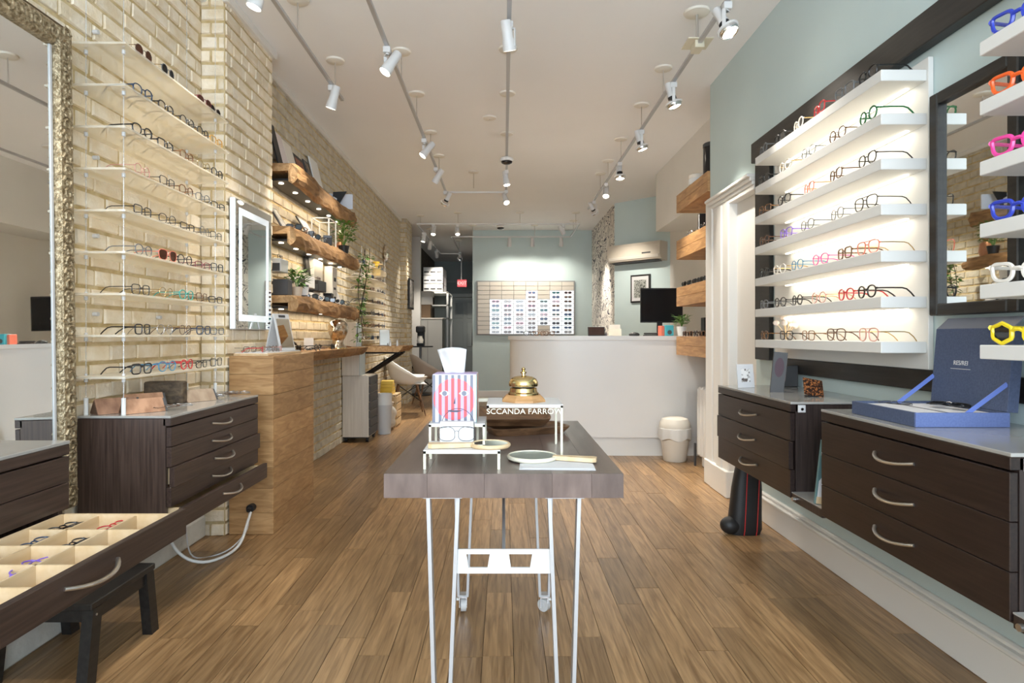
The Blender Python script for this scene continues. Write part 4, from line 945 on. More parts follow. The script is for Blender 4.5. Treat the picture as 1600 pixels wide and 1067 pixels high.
# ---- picture on the pier, passage furniture
pp = thing('pier_picture', 'black-framed print hung on the far brick pier', 'picture', (-1.60, 10.7, 1.6)); obj('frame', MB().box(-1.612, -1.585, 10.46, 10.96, 1.60, 2.12, .004), M['black'], pp); obj('print', MB().box(-1.585, -1.583, 10.49, 10.93, 1.63, 2.09), art_grey, pp)
cf = thing('grey_cabinet', 'pale grey cabinet standing at the passage entrance', 'cabinet', (-1.55, 12.8, 0)); obj('body', MB().box(-1.835, -1.24, 12.55, 13.05, 0, 1.48, .004), mat('pale grey melamine', (.42, .41, .38), .5), cf); obj('top', MB().box(-1.838, -1.22, 12.53, 13.06, 1.48, 1.505, .003), M['warm_white'], cf); obj('door_gap', MB().box(-1.54, -1.535, 12.545, 12.551, .1, 1.45), M['dark_grey'], cf)
ct = thing('round_side_table', 'black round pedestal table at the passage entrance', 'table', (-1.64, 12.0, 0)); obj('top', MB().cyl((-1.60, 11.95, .925), (-1.60, 11.95, .945), .24, n=28), M['black'], ct, True); obj('column', MB().cyl((-1.60, 11.95, .02), (-1.60, 11.95, .925), .025, n=14), M['grey'], ct, True); obj('base', MB().lathe([(.2, 0), (.2, .015), (.03, .04), (0, .04)], (-1.60, 11.95, 0), 24), M['black'], ct, True); obj('lower_tier', MB().cyl((-1.60, 11.95, .52), (-1.60, 11.95, .56), .2, n=26), M['black'], ct, True)
cm = thing('coffee_maker', 'black and white coffee maker on the round black table', 'coffee maker', (-1.60, 11.93, .946)); obj('body', MB().box(-1.67, -1.53, 11.9, 12.05, .946, 1.0, .01).box(-1.67, -1.53, 12.0, 12.05, .946, 1.30, .01).box(-1.68, -1.52, 11.85, 12.05, 1.20, 1.33, .02), M['black'], cm); obj('carafe', MB().lathe([(.055, 0), (.065, .06), (.04, .12), (.045, .14), (0, .14)], (-1.60, 11.90, 1.0), 18), M['warm_white'], cm, True)
rk2 = thing('storage_shelf', 'white open storage shelf in the dim passage', 'shelf', (-1.5, 13.6, 0))
for yy in (13.25, 14.2):
    for xx in (-1.80, -1.22): obj('upright', MB().box(xx, xx + .04, yy, yy + .04, 0, 2.08), M['white'], rk2)
for z in (1.5, 1.78, 2.05): obj('board', MB().box(-1.80, -1.18, 13.25, 14.24, z, z + .025), M['white'], rk2)
for i in range(3):
    for j in range(2):
        t = thing('plastic_drawer_tower', 'clear plastic drawer tower, %s up in the %s stack on the storage shelf' % (ORD[i], ('near', 'far')[j]), 'storage box', (-1.50, 13.45 + .4 * j, 2.076 + i * .18), group='plastic drawer towers')
        obj('box', MB().box(-1.72, -1.30, 13.27 + .44 * j, 13.66 + .44 * j, 2.076 + i * .18, 2.25 + i * .18, .006), M['light_grey'], t)
        for q in range(3): obj('drawer', MB().box(-1.71 + q * .137, -1.585 + q * .137, 13.262 + .44 * j, 13.27 + .44 * j, 2.09 + i * .18, 2.235 + i * .18), M['white'], t); obj('drawer_label', MB().box(-1.70 + q * .137, -1.595 + q * .137, 13.258 + .44 * j, 13.263 + .44 * j, 2.13 + i * .18, 2.16 + i * .18), M['dark_grey'], t)
simple_box('brown_carton', 'brown carton on top of the pale grey cabinet', 'box', -1.62, 12.78, 1.506, .26, .3, .27, mat('brown card', (.20, .13, .075), .8)); simple_box('cream_carton', 'cream carton stacked on the brown one', 'box', -1.60, 12.78, 1.777, .27, .28, .16, M['tile'], .15); simple_box('cream_carton', 'smaller cream carton topmost on the pale grey cabinet', 'box', -1.57, 12.80, 1.938, .22, .2, .12, M['tile'], -.2)
cj = thing('hanging_coat', 'black coat hanging on the passage wall', 'coat', (-.62, 13.4, .9)); cb_ = MB().lathe([(.10, 0), (.09, .25), (.06, .5), (.02, .56), (0, .57)], (0, 0, 0), 14); cb_.v = [(x * .5 - .64, y + 13.4, z + .93) for x, y, z in cb_.v]; obj('cloth', cb_, M['black'], cj, True); obj('hook', MB().cyl((-.60, 13.4, 1.50), (-.58, 13.4, 1.50), .01), M['nickel'], cj)
ex = thing('exit_sign', 'red lit EXIT sign hanging in the passage', 'sign', (-.98, 14.5, 2.35)); obj('case', MB().box(-1.085, -.865, 14.5, 14.54, 2.285, 2.455, .004), mat('red lit sign', (.5, .02, .03), .4, emit=(.9, .03, .06), estr=.22), ex); obj('hanger', MB().box(-1.0, -.98, 14.51, 14.53, 2.455, CEIL), M['white'], ex)
tm_ = text_mesh('EXIT', .105, .002); tm_.transform(Matrix.Translation((-.975, 14.497, 2.37)) @ Matrix.Rotation(PI / 2, 4, 'X')); tm_.materials.append(mat('pale sign letter', (.9, .6, .6), .4, emit=(1, .55, .55), estr=.3))
lo_ = bpy.data.objects.new('lettering', tm_); COL.objects.link(lo_); lo_.parent = ex; tm_.transform(Matrix.Translation(-Vector(ORG[ex.name])))
# ================================================================ walnut table
TZ = .78; TD0, TD1, TX = 1.66, 2.69, .321
tb = thing('display_table', 'narrow walnut plank table on pale steel legs in the aisle', 'table', (0, (TD0 + TD1) / 2, 0))
tp_m = [M['tabletop']]
xs = [-TX, -.205, -.052, .130, .235, TX]
for k in range(5): obj('plank', MB().box(xs[k] + .0001, xs[k+1] - .0001, TD0, TD1, TZ - .065, TZ, .0006), M['tabletop'], tb)
def leg_assembly(yc, caster):
    for s in (-1, 1):
        o_, i_, ob, ib = s * .205, s * .124, s * .187, s * .150
        zt, zb = TZ - .065, .075
        for a, b in ((o_, ob), (i_, ib)):
            fn = lambda p, q, t, a=a, b=b: Vector((a + (b - a) * (zt - t) / (zt - zb) + p, yc + q, t))
            obj('leg', MB().prism([(-.005, -.02), (.005, -.02), (.005, .02), (-.005, .02)], fn, zb, zt), M['steel'], tb)
        obj('foot_plate', MB().box(min(ob, ib) - .005, max(ob, ib) + .005, yc - .02, yc + .02, .068, .076, .001), M['steel'], tb)
        obj('top_plate', MB().box(min(o_, i_) - .012, max(o_, i_) + .012, yc - .03, yc + .03, zt - .004, zt), M['steel'], tb)
        xc = (ob + ib) / 2
        c = obj('castor', MB().box(xc - .016, xc + .016, yc - .014, yc + .014, .062, .068).box(xc - .016, xc - .013, yc - .01, yc + .02, .02, .064).box(xc + .013, xc + .016, yc - .01, yc + .02, .02, .064), M['chrome'], tb)
        a = .9 if s > 0 else .1
        w = MB().cyl((-.011, 0, 0), (.011, 0, 0), .026, n=22).cyl((-.0125, 0, 0), (.0125, 0, 0), .009, n=14); w.xf(Matrix.Translation((xc, yc + .008, .026)) @ Matrix.Rotation(a, 4, 'Z'))
        obj('wheel', w, M['light_grey'], c, True)
        obj('brake', MB().box(xc + s * .016, xc + s * .034, yc + .0, yc + .012, .045, .055, .002), M['white'], c)
leg_assembly(1.70, True); leg_assembly(2.585, True)
cbm = MB(); zc0, zc1 = .500, .566; yy = 1.695
def plate(b, x0, x1, z0, z1): b.prism([(x0, z0), (x1, z0), (x1, z1), (x0, z1)], lambda a, c, t: Vector((a, t, c)), yy, yy + .006)
# cross plate with two trapezoid cut-outs
cx = [(-.092, -.086, -.058, -.052), (.026, .032, .060, .066)]
cx = [(-.090, .0), (.046, .0)]
zt_, zb_ = .553, .516
hx = []
for c0 in (-.070, .046): hx.append((c0 - .032, c0 + .032, c0 + .026, c0 - .026))
plate(cbm, -.134, .134, zt_, zc1); plate(cbm, -.134, .134, zc0, zb_)
edges = [(-.134, -.134)] + [q for h in hx for q in ((h[0], h[3]), (h[1], h[2]))] + [(.134, .134)]
for k in (0, 2, 4):
    (a, b), (c, d) = edges[k], edges[k+1]
    cbm.prism([(b, zb_), (d, zb_), (c, zt_), (a, zt_)], lambda p, q, t: Vector((p, t, q)), yy, yy + .006)
obj('cross_plate', cbm, M['white_metal'], tb)
obj('brace', MB().tube([(0, 1.705, .56), (0, 2.60, .71)], .005, 8), M['steel'], tb, True)
# ---- little metal risers
def riser(label, x0, x1, y0, y1, z, h, legs=None, m=None):
    t = thing('metal_riser', label, 'display riser', ((x0 + x1) / 2, (y0 + y1) / 2, z), group='metal risers on the table'); m = m or M['cream_metal']
    obj('plate', MB().box(x0, x1, y0, y1, z + h - .003, z + h), M['white_metal'], t)
    r = .0035
    obj('edge_bar', MB().box(x0, x1, y0, y0 + 2*r, z + h - .010, z + h - .003).box(x0, x1, y1 - 2*r, y1, z + h - .010, z + h - .003).box(x0, x0 + 2*r, y0, y1, z + h - .010, z + h - .003).box(x1 - 2*r, x1, y0, y1, z + h - .010, z + h - .003), m, t)
    for (a, b) in (legs or [(x0 + r, y0 + r), (x1 - r, y0 + r), (x0 + r, y1 - r), (x1 - r, y1 - r)]):
        obj('leg', MB().box(a - r, a + r, b - r, b + r, z, z + h - .003), m, t)
    return t
riser('lowest cream metal riser at the front left of the table', -.222, -.010, 1.715, 1.865, TZ, .053)
riser('middle cream metal riser under the tissue box', -.228, -.057, 1.892, 2.065, TZ, .101)
r3 = riser('tallest cream metal riser with cut-out lettering under the brass bell', -.052, .182, 1.905, 2.12, TZ, .158, [(.178, 1.909), (.178, 2.116), (-.088, 2.085), (-.088, 2.116)])
obj('back_rail', MB().box(-.092, -.05, 2.08, 2.12, TZ + .148, TZ + .158), M['cream_metal'], r3)
tm_ = text_mesh('SCCANDA FARROW', .0235, .0012); tm_.transform(Matrix.Translation((.064, 1.907, TZ + .136)) @ Matrix.Rotation(PI / 2, 4, 'X') @ Matrix.Diagonal((1.08, 1.0, 1, 1))); tm_.materials.append(M['cream_metal'])
lo_ = bpy.data.objects.new('lettering', tm_); COL.objects.link(lo_); lo_.parent = r3; tm_.transform(Matrix.Translation(-Vector(ORG[r3.name])))
# ---- tissue box printed with a striped face
bx = thing('tissue_box', 'striped tissue box printed with a round pink face', 'tissue box', (-.15, 1.98, TZ + .101))
x0, x1, y0, y1, z0, z1 = -.220, -.084, 1.912, 2.048, TZ + .1015, TZ + .250
pr = lambda n, c: mat('tissue box ' + n, c, .5)
p_w, p_lil, p_red, p_gry, p_nav, p_tea = pr('white', (.60, .60, .65)), pr('lilac', (.46, .37, .60)), pr('coral red', (.66, .09, .10)), pr('slate', (.17, .18, .24)), pr('navy', (.06, .06, .10)), pr('teal', (.30, .55, .50))
obj('carton', MB().box(x0, x1, y0, y1, z0, z1, .002), p_w, bx)
fw_, n = x1 - x0, 14; cxm, czm, cr_ = (x0 + x1) / 2, z0 + .072, .064
pm = MB(); pmi = {'w': 0, 'l': 1, 'r': 2, 'g': 3, 'n': 4}
def quadp(xa, xb, za, zb, mi, lay): pm.box(xa, xb, y0 - .0003 * lay, y0 + .001, za, zb, mi=mi)
sw = fw_ / n
for k in range(n):
    xa, xb = x0 + k * sw, x0 + (k + 1) * sw
    if k % 2 == 0 and k not in (): quadp(xa + .0005, xb - .0005, z0 + .001, z1 - .002, 3, 1)
    xm0, xm1 = max(xa, cxm - cr_), min(xb, cxm + cr_)      # the face disc, striped the other way
    if xm1 > xm0:
        m_ = 4
        top = []; bot = []
        for q in range(m_ + 1):
            xx = xm0 + (xm1 - xm0) * q / m_; hh = math.sqrt(max(0, cr_ ** 2 - (xx - cxm) ** 2)); top.append((xx, czm + hh)); bot.append((xx, czm - hh))
        pm.prism(bot + top[::-1], lambda a, b, t: Vector((a, t, b)), y0 - .0007, y0 + .001, mi=(2 if k % 2 == 0 else 1))
for s in (-1, 1):
    ex_, ez = cxm + s * .030, czm + .018
    pm.prism([(ex_ - .016, ez), (ex_ - .006, ez + .008), (ex_ + .006, ez + .008), (ex_ + .016, ez), (ex_ + .006, ez - .008), (ex_ - .006, ez - .008)], lambda a, b, t: Vector((a, t, b)), y0 - .0011, y0 + .001, mi=0)
    pm.cyl((ex_, y0 - .0015, ez), (ex_, y0 + .001, ez), .0075, n=16, mi=3)
pm.prism([(cxm - .003, czm - .014), (cxm + .003, czm - .014), (cxm + .003, czm + .006)], lambda a, b, t: Vector((a, t, b)), y0 - .0012, y0 + .001, mi=4)
pm.prism([(cxm - .024, czm - .034), (cxm + .026, czm - .034), (cxm + .012, czm - .0395), (cxm - .010, czm - .0395)], lambda a, b, t: Vector((a, t, b)), y0 - .0012, y0 + .001, mi=4)
obj('printed_face', pm, [p_w, p_lil, p_red, p_gry, p_nav], bx)
sd = MB()
for k in range(8):
    ya, yb = y0 + k * .017, y0 + (k + 1) * .017; sd.box(x1 - .001, x1 + .0004, ya + .0005, min(yb, y1) - .0005, z0 + .001, z1 - .002, mi=k % 2)
obj('printed_side', sd, [p_tea, p_red], bx)
obj('top_print', MB().box(x0 + .002, x1 - .002, y0 + .002, y1 - .002, z1 - .001, z1 + .0005), p_lil, bx)
ts = MB(); nu, nv = 12, 7; vs = []
for j in range(nv + 1):
    v = j / nv
    for i in range(nu + 1):
        u = i / nu; w = .030 + .017 * v
        xx = cxm - .004 - .010 * v + w * (2 * u - 1); yv = (y0 + y1) / 2 + .012 * math.sin(u * 7 + v * 2) * (0.4 + v) ; zz = z1 - .004 + v * (.076 + .010 * math.sin(u * 2.6 + .2))
        vs.append((xx, yv, zz))
ts.add(vs, [(j*(nu+1)+i, j*(nu+1)+i+1, (j+1)*(nu+1)+i+1, (j+1)*(nu+1)+i) for j in range(nv) for i in range(nu)])
o = obj('tissue', ts, M['paper'], bx, True); md = o.modifiers.new('thick', 'SOLIDIFY'); md.thickness = .0012
# ---- card with a drawn pair of spectacles, and wire disc
wc_ = thing('logo_card', 'white block card with a line drawing of spectacles on the lowest riser', 'card', (-.135, 1.83, TZ + .053))
a0, b0, cz0 = -.188, -.089, TZ + .0535
obj('card', MB().box(a0, b0, 1.828, 1.85, cz0, cz0 + .062, .001), M['paper'], wc_)
ln_ = MB()
for s in (-1, 1): ln_.tube([(-.1385 + s * .030 + .025 * math.copysign(abs(math.cos(t)) ** .8, math.cos(t)) + s * .002 * math.sin(t), 1.8275, cz0 + .027 + .021 * math.copysign(abs(math.sin(t)) ** .75, math.sin(t))) for t in [2 * PI * i / 28 for i in range(28)]], .0008, 5, True)
ln_.tube([(-.1435, 1.8275, cz0 + .034), (-.1385, 1.8275, cz0 + .036), (-.1335, 1.8275, cz0 + .034)], .0008, 5).tube([(-.186, 1.8275, cz0 + .044), (-.16, 1.8275, cz0 + .048), (-.117, 1.8275, cz0 + .048), (-.091, 1.8275, cz0 + .044)], .0008, 5)
obj('drawing', ln_, M['dark_grey'], wc_)
wdk = thing('wire_hoop', 'thin grey wire arch standing behind the spectacle card', 'ornament', (-.135, 1.858, TZ + .053)); obj('hoop', MB().tube([(-.137 + .049 * math.cos(t), 1.857, cz0 + .046 + .052 * math.sin(t)) for t in [PI * i / 22 for i in range(23)]] , .0009, 6), M['dark_grey'], wdk, True); obj('prop', MB().tube([(-.186, 1.857, cz0 + .046), (-.186, 1.857, cz0)], .0009, 6).tube([(-.088, 1.857, cz0 + .046), (-.088, 1.857, cz0)], .0009, 6), M['dark_grey'], wdk)
# ---- wooden hand mirrors
def hand_mirror(label, x, y, z, rz, d, hl, gl):
    t = thing('hand_mirror', label, 'hand mirror', (x, y, z), rz, 'wooden hand mirrors')
    obj('back', MB().lathe([(d/2 - .004, 0), (d/2, .004), (d/2, .009), (d/2 - .003, .012), (d/2 - .006, .012), (d/2 - .007, .009), (0, .009)], (0, 0, 0), 36), M['cream_metal'] if gl else M['maple'], t, True, local=True)
    obj('mirror_glass', MB().cyl((0, 0, .0085), (0, 0, .0105), d/2 - .007, n=36), M['mirror'], t, local=True)
    prof = [(d/2 - .012, .010), (d/2 + .012, .011), (d/2 + .035, .0135), (d/2 + hl * .6, .016), (d/2 + hl - .01, .018), (d/2 + hl, .012)]
    poly = prof + [(a, -b) for a, b in prof[::-1]]
    obj('handle', MB().prism(poly, lambda a, b, t_: Vector((a, b, t_)), .001, .013), M['maple'], t, local=True)
hand_mirror('wooden hand mirror lying across the lowest riser, handle to the left', -.038, 1.765, TZ + .0535, PI + .10, .115, .118, False)
hand_mirror('round hand mirror with a pale rim lying on white paper', .085, 1.845, TZ + .004, -.26, .150, .115, True)
pp_ = thing('paper_sheet', 'white paper sheet under the round hand mirror', 'paper', (.14, 1.74, TZ)); obj('sheet', MB().box(-.105, .105, -.05, .07, 0, .0012).xf(Matrix.Translation((.15, 1.755, TZ + .0004)) @ Matrix.Rotation(-.05, 4, 'Z')), M['paper'], pp_); obj('second_sheet', MB().box(-.10, .10, -.045, .068, 0, .001).xf(Matrix.Translation((.152, 1.76, TZ + .0018)) @ Matrix.Rotation(-.01, 4, 'Z')), M['paper'], pp_)
# ---- walnut trays
def tray(label, x, y, z, rz, sx, sy, h, tilt=0):
    t = thing('walnut_tray', label, 'tray', (x, y, z), rz, 'walnut trays on the table')
    if tilt: t.rotation_euler = (tilt[0], tilt[1], rz)
    def ring(k, zz): 
        out = []; r = .03
        for cx_, cy_, a0_ in ((1, 1, 0), (-1, 1, PI/2), (-1, -1, PI), (1, -1, 1.5*PI)):
            for q in range(5):
                a = a0_ + q * PI / 8; out.append((cx_ * (sx/2 - r - k) + r * math.cos(a), cy_ * (sy/2 - r - k) + r * math.sin(a), zz))
        return out
    rings = [ring(.018, 0), ring(.002, h - .006), ring(0, h), ring(.010, h), ring(.014, h - .008), ring(.03, .010)]
    vs = [p for r_ in rings for p in r_]; n_ = 20
    fs = [(i*n_+k, i*n_+(k+1) % n_, (i+1)*n_+(k+1) % n_, (i+1)*n_+k) for i in range(5) for k in range(n_)] + [tuple(range(n_))[::-1], tuple(range(5*n_, 6*n_))]
    b = MB(); b.add(vs, fs); obj('dish', b, M['walnut'], t, True, local=True)
tray('lower walnut tray, turned askew beneath the other', .085, 2.37, TZ, .32, .31, .17, .028)
tray('upper walnut tray stacked and tipped on the lower one', .035, 2.40, TZ + .043, .0, .285, .20, .030, (.14, 0))
# ---- brass reception bell
bl = thing('reception_bell', 'polished brass reception bell on an octagonal wooden base', 'bell', (.064, 2.005, TZ + .158))
zb = TZ + .1582; q8 = lambda r: [(r * math.cos(PI/8 + i * PI/4), r * math.sin(PI/8 + i * PI/4)) for i in range(8)]
b = MB(); a1, a2 = q8(.074), q8(.058)
b.add([(.064 + x, 2.005 + y, zb) for x, y in a1] + [(.064 + x, 2.005 + y, zb + .006) for x, y in a1] + [(.064 + x, 2.005 + y, zb + .021) for x, y in a2], [tuple(range(8))[::-1], tuple(range(16, 24))] + [(i, (i+1) % 8, 8+(i+1) % 8, 8+i) for i in range(8)] + [(8+i, 8+(i+1) % 8, 16+(i+1) % 8, 16+i) for i in range(8)])
obj('base', b, M['oak_shelf'], bl)
obj('stand', MB().lathe([(.050, .021), (.050, .026), (.045, .030), (.043, .042), (.040, .044), (0, .044)], (.064, 2.005, zb), 32), M['brass'], bl, True)
obj('gap', MB().cyl((.064, 2.005, zb + .043), (.064, 2.005, zb + .05), .036, n=24), M['black'], bl)
obj('dome', MB().lathe([(.046, .048), (.0475, .052), (.0465, .062), (.041, .072), (.029, .079), (.012, .082), (0, .0825)], (.064, 2.005, zb), 36), M['brass'], bl, True)
obj('striker', MB().lathe([(.007, .081), (.006, .088), (.010, .090), (.010, .094), (.004, .097), (.0065, .102), (.0065, .106), (0, .110)], (.064, 2.005, zb), 20), M['brass'], bl, True)
# ================================================================ reception counter
rc = thing('reception_counter', 'white bow-fronted reception counter with a toe kick', 'counter', (1.0, 6.2, 0))
def front_line(inset, x0=.066, x1=2.28, yf=5.93, R=.55):
    """front outline: rounded at the left end, very slightly bowed"""
    pts = []
    for i in range(9):
        a = PI + (PI / 2) * i / 8; pts.append((x0 + R + inset * .4 + (R - inset * .6) * math.cos(a), yf + R + inset + (R) * math.sin(a)))
    for i in range(1, 12):
        u = i / 11; pts.append((x0 + R + (x1 - x0 - R) * u, yf + inset - .03 * math.sin(PI * u)))
    return pts
def counter_part(name, inset, z0, z1, m, back=.62):
    f_ = front_line(inset); yb = 5.93 + back
    poly = f_ + [(2.28, yb), (f_[0][0], yb)]
    return obj(name, MB().prism(poly, lambda a, b, t: Vector((a, b, t)), z0, z1), m, rc, True)
counter_part('toe_kick', .03, 0, .175, M['trim']); counter_part('front', .0, .178, 1.105, M['laminate']); counter_part('worktop', -.02, 1.105, 1.145, M['laminate'])
# ---- on the counter (top 1.145)
CT = 1.1455
def on(px, d): return X_at(px, d)
tb1 = thing('till_tablet', 'small black till tablet leaning on the counter', 'tablet', (on(932, 6.2), 6.2, CT)); obj('screen_body', MB().box(-.085, .085, -.006, .006, 0, .095, .004).xf(Matrix.Translation((on(932, 6.2), 6.2, CT)) @ Matrix.Rotation(-.25, 4, 'X')), M['black'], tb1); obj('screen', MB().box(-.075, .075, -.0075, -.006, .008, .087).xf(Matrix.Translation((on(932, 6.2), 6.2, CT)) @ Matrix.Rotation(-.25, 4, 'X')), mat('dim screen', (.03, .012, .008), .2), tb1)
ch = thing('card_holder', 'clear leaflet holder with a cream card on the counter', 'holder', (on(963, 6.25), 6.25, CT)); obj('leaflet', MB().box(-.055, .055, -.003, .003, .0, .115).xf(Matrix.Translation((on(961, 6.25), 6.25, CT)) @ Matrix.Rotation(-.2, 4, 'X')), M['tile'], ch); obj('sleeve', MB().box(-.065, .065, -.008, .008, 0, .07).xf(Matrix.Translation((on(961, 6.25), 6.25, CT)) @ Matrix.Rotation(-.2, 4, 'X')), M['acrylic'], ch)
ms = thing('computer_mouse', 'black computer mouse on the counter', 'mouse', (on(991, 6.2), 6.2, CT)); obj('shell', MB().ball((on(991, 6.2), 6.2, CT + .012), .055, .035, .024), M['black'], ms, True); obj('wheel', MB().cyl((on(991, 6.2) - .02, 6.185, CT + .033), (on(991, 6.2) - .01, 6.185, CT + .033), .005), M['grey'], ms)
sp = thing('stapler', 'low black stapler beside the computer mouse', 'stapler', (on(1016, 6.25), 6.25, CT)); obj('base', MB().box(on(1005, 6.25), on(1032, 6.25), 6.23, 6.27, CT, CT + .012, .003), M['black'], sp); obj('arm', MB().box(on(1006, 6.25), on(1030, 6.25), 6.235, 6.265, CT + .014, CT + .032, .006), M['black'], sp)
simple_box('orange_box', 'orange spectacle box on the counter', 'box', on(1034, 6.15), 6.15, CT, .045, .08, .10, M['red'] if False else FR['coral'], .2)
bb = simple_box('turquoise_box', 'turquoise box with a round dark badge on the counter', 'box', on(1044, 6.13), 6.13, CT, .085, .08, .105, mat('turquoise card', (.06, .38, .46), .5), .1); obj('badge', MB().cyl((.0, -.0405, .035), (.0, -.043, .035), .022, n=18), M['dark_grey'], bb, local=True)
plant('small leafy succulent in a white pot on the counter end', on(1065, 6.0), 6.0, CT, M['white'], .05, .09, 90, .07, .10, .05, .014, 21, 4)
for k, (px, c) in enumerate([(828, 'black'), (843, 'tortoise'), (858, 'brown')]): glasses('%s frame left on the counter, %s from its rounded end' % (CN[c], ORD[k]), (on(px, 6.1), 6.1, CT), .2 * k, c, 'round', .003, group='frames on the counter')
mo = thing('monitor', 'large black monitor seen from behind the counter', 'monitor', (on(1030, 7.0), 7.0, 1.0)); obj('panel', MB().box(on(1001, 7.0), on(1060, 7.0) + .05, 7.0, 7.03, Z_at(504, 7.0), Z_at(450, 7.0), .004), M['black'], mo); obj('screen', MB().box(on(1002, 7.0), on(1060, 7.0) + .045, 6.998, 7.0, Z_at(502, 7.0), Z_at(452, 7.0)), M['black_gloss'], mo); obj('stand', MB().box(on(1028, 7.0), on(1036, 7.0), 7.03, 7.06, .75, 1.4).box(on(1015, 7.0), on(1050, 7.0), 6.97, 7.15, .74, .755), M['black'], mo)
dk = thing('back_desk', 'low white work surface behind the reception counter', 'desk', (1.4, 6.95, 0)); obj('worktop', MB().box(.9, 2.28, 6.75, 7.35, .715, .74, .003), M['laminate'], dk)
for xx in (.93, 2.22): obj('leg', MB().box(xx, xx + .04, 6.8, 7.3, 0, .715), M['white'], dk)
# ---- waste bin
wb = thing('waste_bin', 'white waste bin with a bag folded over its rim before the counter', 'bin', (1.575, 5.70, 0))
bc = (1.575, 5.715, 0)
obj('tub', MB().lathe([(.100, 0), (.104, .005), (.140, .30), (.134, .30), (.098, .02), (0, .02)], bc, 32), M['warm_white'], wb, True)
bag = MB().lathe([(.131, .200), (.146, .205), (.148, .25), (.146, .30), (.139, .306), (.130, .30), (.120, .20)], bc, 48); r = random.Random(5); bag.v = [(bc[0] + (x - bc[0]) * (1 + .025 * math.sin(9 * math.atan2(y - bc[1], x - bc[0])) * (1 if z < .28 else .3)), bc[1] + (y - bc[1]) * (1 + .02 * math.sin(11 * math.atan2(y - bc[1], x - bc[0]))), z + .012 * math.sin(5 * math.atan2(y - bc[1], x - bc[0])) * (1 if z < .22 else 0)) for x, y, z in bag.v]; obj('bag', bag, M['white'], wb, True)
obj('lid', MB().lathe([(.142, .300), (.142, .315), (.135, .35), (.115, .385), (.07, .40), (0, .402)], bc, 32), M['warm_white'], wb, True)
# ---- radiator
ra = thing('radiator', 'white cast radiator beside the door casing', 'radiator', (1.72, 5.3, 0))
for k in range(6): obj('fin', MB().box(1.70, 1.86, 4.98 + k * .085, 5.05 + k * .085, .09, .70, .02), M['trim'], ra)
obj('pipe', MB().cyl((1.78, 4.98, .16), (1.78, 5.48, .16), .018, n=10).cyl((1.69, 5.48, .0), (1.69, 5.48, .2), .010, n=10), M['dark_grey'], ra)
for yy in (5.01, 5.44): obj('foot', MB().box(1.74, 1.82, yy - .02, yy + .02, 0, .1, .01), M['trim'], ra)
# ================================================================ backlit sunglasses board
sbp = thing('sunglasses_board', 'cream tiled sunglasses board on the pale back wall', 'display board', (.4, 11.55, 1.16))
X0, X1, Z0, Z1 = X_at(746, 11.5), X_at(897, 11.5), Z_at(522, 11.5), Z_at(440, 11.5)
nc, nr = 8, 12; cw, rh = (X1 - X0) / nc, (Z1 - Z0) / nr
obj('panel', MB().box(X0 - .02, X1 + .02, 11.535, 11.568, Z0 - .02, Z1 + .02), M['grey'], sbp)
LIT = {0: [], 1: range(4, 12), 2: range(4, 12), 3: range(4, 12), 4: range(2, 12), 5: range(4, 10), 6: range(2, 12), 7: range(2, 12)}
t_me = MB().box(0, cw - .008, -.012, 0, 0, rh - .007, .002).mesh('tile'); t_me.materials.append(None)
sg = {}
def mini_sun(c, wide):
    key = (c, wide)
    if key not in sg:
        b = MB()
        for s in (-1, 1):
            pts = [(s * .036 + .030 * math.copysign(abs(math.cos(t)) ** .85, math.cos(t)), .020 * math.copysign(abs(math.sin(t)) ** .85, math.sin(t)) * wide) for t in [2 * PI * i / 12 for i in range(12)]]
            b.prism(pts, lambda p, q, t_: Vector((p, -t_ - .002, q)), 0, .006, mi=1); b.tube([(p, -.005, q) for p, q in pts], .0035, 5, True)
        b.tube([(-.010, -.006, .006), (0, -.008, .009), (.010, -.006, .006)], .0035, 5).tube([(-.066, -.004, .012), (-.066, .0, .012)], .004, 5).tube([(.066, -.004, .012), (.066, .0, .012)], .004, 5)
        sg[key] = b.mesh('sunglasses'); sg[key].materials.append(None); sg[key].materials.append(None)
    return sg[key]
sunl = [mat('dusky lens', (.05, .05, .06), .15), mat('teal lens', (.05, .16, .18), .15), mat('brown lens', (.12, .07, .05), .15), mat('blue lens', (.07, .12, .25), .15), mat('pale lens', (.40, .44, .50), .15)]
for c in range(nc):
    for r in range(nr):
        lit = r in LIT[c]; xa, zb_ = X0 + c * cw, Z1 - (r + 1) * rh
        inst('tile', t_me, [M['lightbox'] if lit else M['tile']], sbp, (xa + .004 - ORG[sbp.name][0], 11.535 - ORG[sbp.name][1], zb_ + .0035 - ORG[sbp.name][2]))
        if lit:
            fc = RN.choice(['black', 'black', 'navy', 'teal', 'tortoise', 'pink', 'grey', 'azure', 'rose']); lm_ = RN.choice(sunl)
            o = inst('sunglasses', mini_sun(fc, RN.choice((.8, 1.0))), [FR[fc], lm_], None, (xa + cw / 2, 11.522, zb_ + rh / 2))
            tag(o, '%s sunglasses, %s, %s tile down in the %s column of the wall board' % (CN[fc], lm_.name.split('.')[0].replace(' lens', ' lenses'), ORD[r] if r < 10 else ('eleventh', 'twelfth')[r - 10], ORD[c]), 'glasses', 'sunglasses on the back wall board')
